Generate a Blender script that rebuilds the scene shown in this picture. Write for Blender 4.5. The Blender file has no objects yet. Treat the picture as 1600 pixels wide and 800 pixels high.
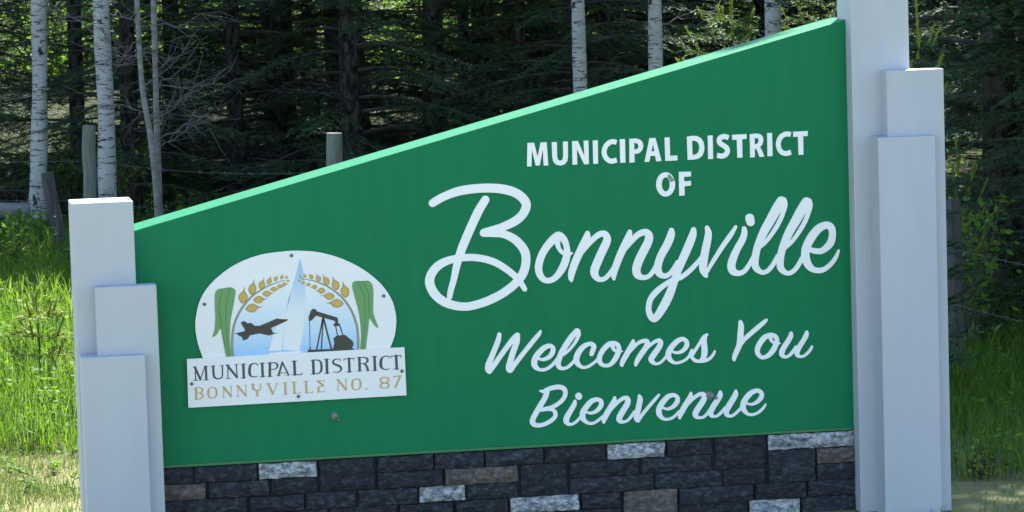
import bpy, bmesh, math, random
import numpy as np
from mathutils import Vector, Matrix, noise, geometry

sc = bpy.context.scene
COL = sc.collection
rad = math.radians

# ------------------------------------------------------------------ camera
cam_d = bpy.data.cameras.new('camera')
cam = bpy.data.objects.new('camera', cam_d)
COL.objects.link(cam)
CAM = Vector((-3.05385, -17.61772, 3.03103))
cr, cu, cf = Vector((0.98436964, -0.17359028, -0.02971233)), Vector((0.04609308, 0.09110872, 0.99477366)), Vector((0.16997598, 0.98059452, -0.09768597))
cam.matrix_world = Matrix(((cr.x, cu.x, -cf.x, CAM.x), (cr.y, cu.y, -cf.y, CAM.y), (cr.z, cu.z, -cf.z, CAM.z), (0, 0, 0, 1)))
cam_d.sensor_width = 36.0
cam_d.lens = 5809.1 * 36 / 1600
cam_d.clip_end = 2000
sc.camera = cam

# ------------------------------------------------------------------ sky and sun
SUN_AZ, SUN_EL = rad(25), rad(47)          # azimuth to the right of straight behind the sign
world = bpy.data.worlds.new('World')
sc.world = world
world.use_nodes = True
wn = world.node_tree.nodes
sky = wn.new('ShaderNodeTexSky')
sky.sky_type = 'NISHITA'
sky.sun_disc = False
sky.sun_elevation = SUN_EL
sky.sun_rotation = SUN_AZ
sky.air_density = 1.0
sky.dust_density = 0.2
sky.ozone_density = 1.4
world.node_tree.links.new(sky.outputs[0], wn['Background'].inputs[0])
wn['Background'].inputs[1].default_value = 0.11
sun_d = bpy.data.lights.new('sun', 'SUN')
sun_d.energy = 5.0
sun_d.angle = rad(0.53)
sun_d.color = (1.0, 0.95, 0.87)
sun = bpy.data.objects.new('sun', sun_d)
COL.objects.link(sun)
to_sun = Vector((math.sin(SUN_AZ) * math.cos(SUN_EL), math.cos(SUN_AZ) * math.cos(SUN_EL), math.sin(SUN_EL)))
sun.rotation_euler = to_sun.to_track_quat('Z', 'Y').to_euler()
sun.location = (0, 0, 30)
vs = sc.view_settings
vs.view_transform = 'Standard'
vs.look = 'None'
vs.gamma = 1
vs.use_curve_mapping = False
vs.exposure = 1.95
sc.cycles.max_bounces = 7
sc.cycles.transparent_max_bounces = 6

# ------------------------------------------------------------------ helpers
GZ = -0.06                                  # ground level at the foot of the sign
YAW = math.atan2(cf.x, cf.y)
VF = Vector((math.sin(YAW), math.cos(YAW)))
VR = Vector((math.cos(YAW), -math.sin(YAW)))


def ground_h(x, y):
    return GZ + 0.05 * noise.noise(Vector((x * .22, y * .22, 3.1))) * min(1.0, max(0.0, (abs(y) - 1.0) / 4.0))


def spot(lat, dist, dz=0.0):
    """a place on the ground: metres to the right of and along the line of sight"""
    p = Vector((CAM.x, CAM.y)) + VF * dist + VR * lat
    return Vector((p.x, p.y, ground_h(p.x, p.y) + dz))


def seen(px, py, dist):
    """(metres right of the line of sight, height over the ground) of a picture point at a distance"""
    d = cf + cr * ((px - 800) / 5809.1) + cu * ((400 - py) / 5809.1)
    h = Vector((d.x, d.y))
    s = dist / h.dot(VF)
    return s * h.dot(VR), CAM.z + s * d.z - GZ


def PXA(px, dist, py=None):
    """lateral place of something whose foot shows in picture column px"""
    if py is None:
        py = 400.0
        for _ in range(4):
            py += seen(px, py, dist)[1] * 5809.1 / dist
    return seen(px, py, dist)[0]


def tag(o, label=None, cat=None, group=None, kind=None):
    if label: o['label'] = label
    if cat: o['category'] = cat
    if group: o['group'] = group
    if kind: o['kind'] = kind
    return o


def link(name, me, parent=None, loc=None):
    o = bpy.data.objects.new(name, me)
    COL.objects.link(o)
    if parent is not None: o.parent = parent
    if loc is not None: o.location = loc
    return o


def empty(name, loc=(0, 0, 0), rz=0.0, scale=1.0):
    o = link(name, None, None, loc)
    o.empty_display_size = .2
    o.rotation_euler = (0, 0, rz)
    o.scale = (scale,) * 3
    return o


def mesh_np(name, V, F, mat, smooth=False):
    """V (n,3), F list of index arrays each (m,k)"""
    V = np.asarray(V, dtype=np.float32)
    me = bpy.data.meshes.new(name)
    F = [np.asarray(f, dtype=np.int32) for f in (F if isinstance(F, list) else [F]) if len(f)]
    nl = sum(f.size for f in F)
    nf = sum(len(f) for f in F)
    me.vertices.add(len(V)); me.loops.add(nl); me.polygons.add(nf)
    me.vertices.foreach_set('co', V.ravel())
    me.loops.foreach_set('vertex_index', np.concatenate([f.ravel() for f in F]))
    tot = np.concatenate([np.full(len(f), f.shape[1], np.int32) for f in F])
    me.polygons.foreach_set('loop_start', np.concatenate([[0], np.cumsum(tot)[:-1]]).astype(np.int32))
    me.polygons.foreach_set('loop_total', tot)
    me.polygons.foreach_set('use_smooth', np.full(nf, smooth, bool))
    me.update(calc_edges=True)
    me.materials.append(mat)
    return me


class MB:
    """collects tubes, quads and triangles into one mesh"""
    def __init__(s): s.v = []; s.q = []; s.t = []; s.n = 0
    def add(s, V, Q=None, T=None):
        V = np.asarray(V, dtype=float).reshape(-1, 3)
        s.v.append(V)
        if Q is not None and len(Q): s.q.append(np.asarray(Q, int) + s.n)
        if T is not None and len(T): s.t.append(np.asarray(T, int) + s.n)
        s.n += len(V)
    def tube(s, P, R, k=5, cap=True):
        P = np.asarray(P, float); R = np.asarray(R, float); n = len(P)
        T = np.gradient(P, axis=0); T /= np.linalg.norm(T, axis=1)[:, None] + 1e-9
        ref = np.array([0.0, 0, 1]) if abs(T[0, 2]) < .8 else np.array([1.0, 0, 0])
        A = np.cross(T, ref); A /= np.linalg.norm(A, axis=1)[:, None] + 1e-9
        B = np.cross(T, A)
        th = np.arange(k) * 2 * math.pi / k
        V = (P[:, None] + R[:, None, None] * (np.cos(th)[None, :, None] * A[:, None] + np.sin(th)[None, :, None] * B[:, None])).reshape(-1, 3)
        i, j = np.meshgrid(np.arange(n - 1), np.arange(k), indexing='ij')
        a = i * k + j; b = i * k + (j + 1) % k
        Q = np.stack([a, b, b + k, a + k], -1).reshape(-1, 4)
        Tr = None
        if cap and R[-1] > .004:
            V = np.vstack([V, P[-1]])
            e = n * k
            Tr = [[(n - 1) * k + m, (n - 1) * k + (m + 1) % k, e] for m in range(k)]
        s.add(V, Q, Tr)
    def blades(s, base, dirs, L, Wd, side=None):
        """flat leaf diamonds (two triangles) from base along dirs"""
        base = np.asarray(base, float); dirs = np.asarray(dirs, float)
        n = len(base)
        if side is None: side = np.random.normal(size=(n, 3))
        side = side - dirs * (side * dirs).sum(1)[:, None]
        side /= np.linalg.norm(side, axis=1)[:, None] + 1e-9
        L = np.broadcast_to(L, n)[:, None]; Wd = np.broadcast_to(Wd, n)[:, None]
        V = np.stack([base, base + dirs * L * .45 + side * Wd * .5, base + dirs * L, base + dirs * L * .45 - side * Wd * .5], 1).reshape(-1, 3)
        s.add(V, np.arange(n * 4).reshape(n, 4))
    def mesh(s, name, mat, smooth=False):
        F = []
        if s.q: F.append(np.vstack(s.q))
        if s.t: F.append(np.vstack(s.t))
        return mesh_np(name, np.vstack(s.v), F, mat, smooth)


def box_mesh(name, a, b, mat, bevel=.006, jig=0.0):
    bm = bmesh.new()
    bmesh.ops.create_cube(bm, size=1)
    for v in bm.verts:
        v.co = Vector(((a[0] + b[0]) / 2 + v.co.x * (b[0] - a[0]), (a[1] + b[1]) / 2 + v.co.y * (b[1] - a[1]), (a[2] + b[2]) / 2 + v.co.z * (b[2] - a[2])))
    if bevel: bmesh.ops.bevel(bm, geom=bm.edges[:], offset=bevel, segments=2, affect='EDGES', profile=.5)
    me = bpy.data.meshes.new(name)
    bm.to_mesh(me); bm.free()
    me.materials.append(mat)
    return me


# ------------------------------------------------------------------ materials
def mat(name, col, rough=.6, spec=.5):
    m = bpy.data.materials.new(name)
    m.use_nodes = True
    b = m.node_tree.nodes['Principled BSDF']
    b.inputs['Base Color'].default_value = (*col, 1)
    b.inputs['Roughness'].default_value = rough
    b.inputs['Specular IOR Level'].default_value = spec
    return m, m.node_tree.nodes, m.node_tree.links, b


def noise_node(N, Lk, scale, detail=4, rough=.55, stretch=None, coord='Object'):
    t = N.new('ShaderNodeTexNoise')
    t.inputs['Scale'].default_value = scale
    t.inputs['Detail'].default_value = detail
    t.inputs['Roughness'].default_value = rough
    if coord == 'World':
        g = N.new('ShaderNodeNewGeometry'); src = g.outputs['Position']
    else:
        c = N.new('ShaderNodeTexCoord'); src = c.outputs[coord]
    if stretch:
        mp = N.new('ShaderNodeMapping'); mp.inputs['Scale'].default_value = stretch
        Lk.new(src, mp.inputs[0]); src = mp.outputs[0]
    Lk.new(src, t.inputs['Vector'])
    return t


def ramp(N, Lk, src, stops):
    r = N.new('ShaderNodeValToRGB')
    e = r.color_ramp.elements
    while len(e) < len(stops): e.new(.5)
    for k, (p, c) in enumerate(stops):
        e[k].position = p; e[k].color = (*c, 1)
    Lk.new(src, r.inputs[0])
    return r


def bump(N, Lk, b, src, strength=.3, dist=.01):
    n = N.new('ShaderNodeBump')
    n.inputs['Strength'].default_value = strength
    n.inputs['Distance'].default_value = dist
    Lk.new(src, n.inputs['Height'])
    Lk.new(n.outputs[0], b.inputs['Normal'])


def varied(name, lo, hi, scale, rough=.6, stretch=None, bmp=0, coord='Object', spec=.5, a=.3, z=.7, bd=.01):
    m, N, Lk, b = mat(name, lo, rough, spec)
    t = noise_node(N, Lk, scale, 6, .6, stretch, coord)
    r = ramp(N, Lk, t.outputs['Fac'], [(a, lo), (z, hi)])
    Lk.new(r.outputs[0], b.inputs['Base Color'])
    if bmp: bump(N, Lk, b, t.outputs['Fac'], bmp, bd)
    return m


def leafy(name, stops, scale=9, trans=.35, rough=.5, tcol=None, coord='World'):
    m, N, Lk, b = mat(name, stops[0], max(rough, .62), .15)
    t = noise_node(N, Lk, scale, 3, .7, None, coord)
    k = len(stops)
    r = ramp(N, Lk, t.outputs['Fac'], [(.3 + .4 * i / max(1, k - 1), c) for i, c in enumerate(stops)])
    Lk.new(r.outputs[0], b.inputs['Base Color'])
    tr = N.new('ShaderNodeBsdfTranslucent')
    if tcol:
        mx = N.new('ShaderNodeMix'); mx.data_type = 'RGBA'; mx.blend_type = 'MULTIPLY'
        mx.inputs['Factor'].default_value = 1
        Lk.new(r.outputs[0], mx.inputs[6]); mx.inputs[7].default_value = (*tcol, 1)
        Lk.new(mx.outputs[2], tr.inputs[0])
    else:
        Lk.new(r.outputs[0], tr.inputs[0])
    ms = N.new('ShaderNodeMixShader'); ms.inputs[0].default_value = trans
    Lk.new(b.outputs[0], ms.inputs[1]); Lk.new(tr.outputs[0], ms.inputs[2])
    Lk.new(ms.outputs[0], N['Material Output'].inputs[0])
    return m


M = {}
# sign: sheet metal painted green, faint vertical streaks of weather
m, N, Lk, b = mat('green_paint', (.005, .18, .075), .45, .08)
b.inputs['Coat Weight'].default_value = .10; b.inputs['Coat Roughness'].default_value = .55
t = noise_node(N, Lk, 3.0, 5, .6, (6, 6, .5)); r = ramp(N, Lk, t.outputs['Fac'], [(.3, (.004, .158, .063)), (.7, (.005, .174, .071))])
Lk.new(r.outputs[0], b.inputs['Base Color'])
t2 = noise_node(N, Lk, 14, 3, .5); bump(N, Lk, b, t2.outputs['Fac'], .05, .01)
M['green'] = m
M['trim'] = mat('green_trim', (.03, .16, .05), .5)[0]
M['letter'] = varied('white_lettering', (.80, .80, .805), (.84, .84, .845), 5, .45)
m, N, Lk, b = mat('pillar_paint', (.55, .57, .62), .55, .4)
t = noise_node(N, Lk, 2.0, 6, .65, (3, 3, .7)); r = ramp(N, Lk, t.outputs['Fac'], [(.25, (.39, .413, .455)), (.75, (.435, .458, .50))])
Lk.new(r.outputs[0], b.inputs['Base Color'])
t2 = noise_node(N, Lk, 220, 3, .6); bump(N, Lk, b, t2.outputs['Fac'], .12, .004)
M['pillar'] = m
M['plate'] = varied('white_plate', (.74, .74, .755), (.78, .78, .79), 4, .4)
M['print_dark'] = mat('print_dark', (.055, .058, .07), .5)[0]
M['print_gold'] = mat('print_gold', (.50, .36, .15), .5)[0]
M['print_grain'] = mat('print_grain', (.56, .37, .07), .5)[0]
M['print_outline'] = mat('print_outline', (.30, .22, .10), .5)[0]
M['print_stem'] = mat('print_stem', (.24, .26, .20), .5)[0]
M['print_leaf'] = mat('print_leaf', (.12, .30, .10), .5)[0]
M['print_vein'] = mat('print_vein', (.055, .16, .055), .5)[0]
M['print_olive'] = mat('print_olive', (.035, .035, .025), .5)[0]


def gradient_print(name, z0, z1, stops):
    m, N, Lk, b = mat(name, (1, 1, 1), .5)
    c = N.new('ShaderNodeTexCoord'); s = N.new('ShaderNodeSeparateXYZ'); Lk.new(c.outputs['Object'], s.inputs[0])
    mr = N.new('ShaderNodeMapRange'); mr.inputs[1].default_value = z0; mr.inputs[2].default_value = z1
    Lk.new(s.outputs[2], mr.inputs[0])
    r = ramp(N, Lk, mr.outputs[0], stops)
    Lk.new(r.outputs[0], b.inputs['Base Color'])
    return m


M['print_sky'] = gradient_print('print_sky', .86, 1.20, [(0, (.30, .53, .82)), (.28, (.50, .66, .82)), (.7, (.68, .74, .79)), (1, (.76, .77, .79))])
M['print_sail'] = gradient_print('print_sail', .86, 1.33, [(0, (.76, .76, .77)), (.45, (.70, .74, .77)), (.75, (.40, .56, .76)), (1, (.30, .48, .76))])
M['screw'] = mat('screw', (.10, .10, .12), .4)[0]
M['worn'] = varied('worn_letter', (.13, .22, .15), (.22, .30, .22), 60, .7)
M['mud'] = varied('dried_mud', (.10, .105, .11), (.30, .30, .30), 90, .9, None, .6)


def stone(name, lo, mid, hi, bs=.9, a=.3, z=.72):
    m, N, Lk, b = mat(name, mid, .75, .35)
    t = noise_node(N, Lk, 30, 8, .72, (1, 1, 1.7), 'Object')
    r = ramp(N, Lk, t.outputs['Fac'], [(a, lo), (.5, mid), (z, hi)])
    Lk.new(r.outputs[0], b.inputs['Base Color'])
    t2 = noise_node(N, Lk, 60, 6, .7, (1, 1, 1.8))
    bump(N, Lk, b, t2.outputs['Fac'], bs, .012)
    return m


M['stone_dark'] = stone('stone_dark', (.010, .012, .017), (.023, .027, .035), (.105, .115, .13))
M['stone_dark2'] = stone('stone_dark2', (.008, .010, .014), (.018, .021, .027), (.080, .088, .10))
M['stone_light'] = stone('stone_light', (.04, .045, .055), (.30, .32, .34), (.55, .57, .58), 1.0, .34, .58)
M['stone_brown'] = stone('stone_brown', (.04, .034, .032), (.11, .09, .078), (.25, .215, .19), .9)
M['mortar'] = varied('mortar', (.006, .007, .010), (.018, .019, .022), 40, .95)
# ground
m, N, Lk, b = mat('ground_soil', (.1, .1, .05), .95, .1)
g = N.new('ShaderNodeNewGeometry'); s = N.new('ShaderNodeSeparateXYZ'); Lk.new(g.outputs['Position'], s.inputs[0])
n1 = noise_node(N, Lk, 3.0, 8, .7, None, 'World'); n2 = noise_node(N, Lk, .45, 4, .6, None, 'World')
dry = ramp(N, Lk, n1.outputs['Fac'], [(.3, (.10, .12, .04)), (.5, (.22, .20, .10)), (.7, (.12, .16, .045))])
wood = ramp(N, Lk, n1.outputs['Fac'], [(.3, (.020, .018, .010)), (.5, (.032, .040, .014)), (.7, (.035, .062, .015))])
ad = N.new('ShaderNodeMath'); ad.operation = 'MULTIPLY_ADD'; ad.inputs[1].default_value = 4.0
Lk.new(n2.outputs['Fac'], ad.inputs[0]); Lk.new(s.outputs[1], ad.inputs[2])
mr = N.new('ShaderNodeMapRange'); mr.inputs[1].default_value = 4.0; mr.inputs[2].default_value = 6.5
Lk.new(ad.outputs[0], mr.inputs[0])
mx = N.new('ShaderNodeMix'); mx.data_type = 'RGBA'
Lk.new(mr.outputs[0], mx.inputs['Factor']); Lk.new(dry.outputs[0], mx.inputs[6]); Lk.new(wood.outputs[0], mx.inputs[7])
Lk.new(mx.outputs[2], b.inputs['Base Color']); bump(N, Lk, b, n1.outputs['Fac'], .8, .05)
M['ground'] = m
M['grass'] = leafy('tall_grass', [(.045, .095, .014), (.09, .17, .025), (.17, .24, .05)], 5, .55, .5, (1.35, 1.45, .75))
M['dry_grass'] = leafy('short_dry_grass', [(.07, .15, .02), (.12, .20, .03), (.20, .23, .07), (.36, .33, .18)], 3, .35)
M['needle'] = leafy('spruce_needles', [(.025, .051, .028), (.050, .094, .044), (.085, .145, .055)], 2.2, .18)
M['needle_young'] = leafy('young_spruce_needles', [(.03, .075, .02), (.06, .13, .025), (.13, .22, .04)], 9, .3)
M['candle'] = leafy('spruce_new_shoots', [(.16, .22, .03), (.26, .32, .06)], 12, .35)
M['leaf'] = leafy('broad_leaves', [(.06, .13, .018), (.11, .21, .03), (.18, .29, .06)], 6, .5, .45, (1.3, 1.3, .9))
M['aspen_leaf'] = leafy('aspen_leaves', [(.04, .10, .015), (.08, .17, .03)], 3, .4)
M['bark'] = varied('spruce_bark', (.010, .009, .008), (.085, .076, .068), 16, .92, (1, 1, .5), .9, 'Object', .15, .40, .66, .04)
M['dead'] = varied('dead_twigs', (.032, .029, .027), (.10, .092, .085), 5, .9, None, 0, 'World', .2)
M['twig'] = varied('bare_twigs', (.09, .083, .076), (.18, .17, .155), 5, .85, None, 0, 'World', .2)
M['post'] = varied('treated_post_wood', (.10, .115, .095), (.20, .215, .185), 6, .85, (6, 6, .6), .4, 'Object', .2)
M['old_post'] = varied('weathered_post_wood', (.035, .033, .034), (.10, .095, .095), 6, .9, (6, 6, .6), .5, 'Object', .2)
M['wire'] = mat('galvanised_wire', (.07, .066, .062), .55)[0]
# aspen bark: chalky with dark lens marks and eye-shaped branch scars
m, N, Lk, b = mat('aspen_bark', (.5, .5, .46), .8, .25)
base = noise_node(N, Lk, 4, 5, .6, (1, 1, 1)); br = ramp(N, Lk, base.outputs['Fac'], [(.3, (.30, .31, .29)), (.7, (.46, .46, .43))])
l1 = noise_node(N, Lk, 9, 4, .75, (.8, .8, 5)); lr = ramp(N, Lk, l1.outputs['Fac'], [(.55, (1, 1, 1)), (.61, (.07, .07, .07))])
vo = N.new('ShaderNodeTexVoronoi'); vo.inputs['Scale'].default_value = 2.6
c = N.new('ShaderNodeTexCoord'); mp = N.new('ShaderNodeMapping'); mp.inputs['Scale'].default_value = (2.2, 2.2, 1.5)
wob = noise_node(N, Lk, 14, 3, .6); ma = N.new('ShaderNodeMixRGB'); ma.blend_type = 'ADD'; ma.inputs[0].default_value = .12
Lk.new(c.outputs['Object'], ma.inputs[1]); Lk.new(wob.outputs['Color'], ma.inputs[2]); Lk.new(ma.outputs[0], mp.inputs[0])
Lk.new(mp.outputs[0], vo.inputs['Vector'])
vr = ramp(N, Lk, vo.outputs['Distance'], [(.13, (.10, .10, .10)), (.20, (1, 1, 1))])
p1 = N.new('ShaderNodeMixRGB'); p1.blend_type = 'MULTIPLY'; p1.inputs[0].default_value = 1
p2 = N.new('ShaderNodeMixRGB'); p2.blend_type = 'MULTIPLY'; p2.inputs[0].default_value = 1
Lk.new(br.outputs[0], p1.inputs[1]); Lk.new(lr.outputs[0], p1.inputs[2]); Lk.new(p1.outputs[0], p2.inputs[1]); Lk.new(vr.outputs[0], p2.inputs[2])
Lk.new(p2.outputs[0], b.inputs['Base Color']); bump(N, Lk, b, l1.outputs['Fac'], .3, .01)
M['aspen'] = m
M['sapling'] = varied('sapling_bark', (.13, .125, .115), (.30, .29, .27), 7, .85, (1, 1, 2.5), .4, 'Object', .2)

# ------------------------------------------------------------------ ground
random.seed(3); np.random.seed(3)
n = 120
gx = np.sign(np.linspace(-1, 1, n)) * (np.abs(np.linspace(-1, 1, n)) ** 2.6) * 420 + 0
gy = np.sign(np.linspace(-1, 1, n)) * (np.abs(np.linspace(-1, 1, n)) ** 2.6) * 420 + 8
XX, YY = np.meshgrid(gx, gy, indexing='ij')
ZZ = np.array([ground_h(x, y) for x, y in zip(XX.ravel(), YY.ravel())])
i, j = np.meshgrid(np.arange(n - 1), np.arange(n - 1), indexing='ij'); a = i * n + j
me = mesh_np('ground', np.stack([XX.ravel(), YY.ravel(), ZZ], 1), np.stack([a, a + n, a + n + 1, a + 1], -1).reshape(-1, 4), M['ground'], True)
tag(link('ground', me), kind='structure')

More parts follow.
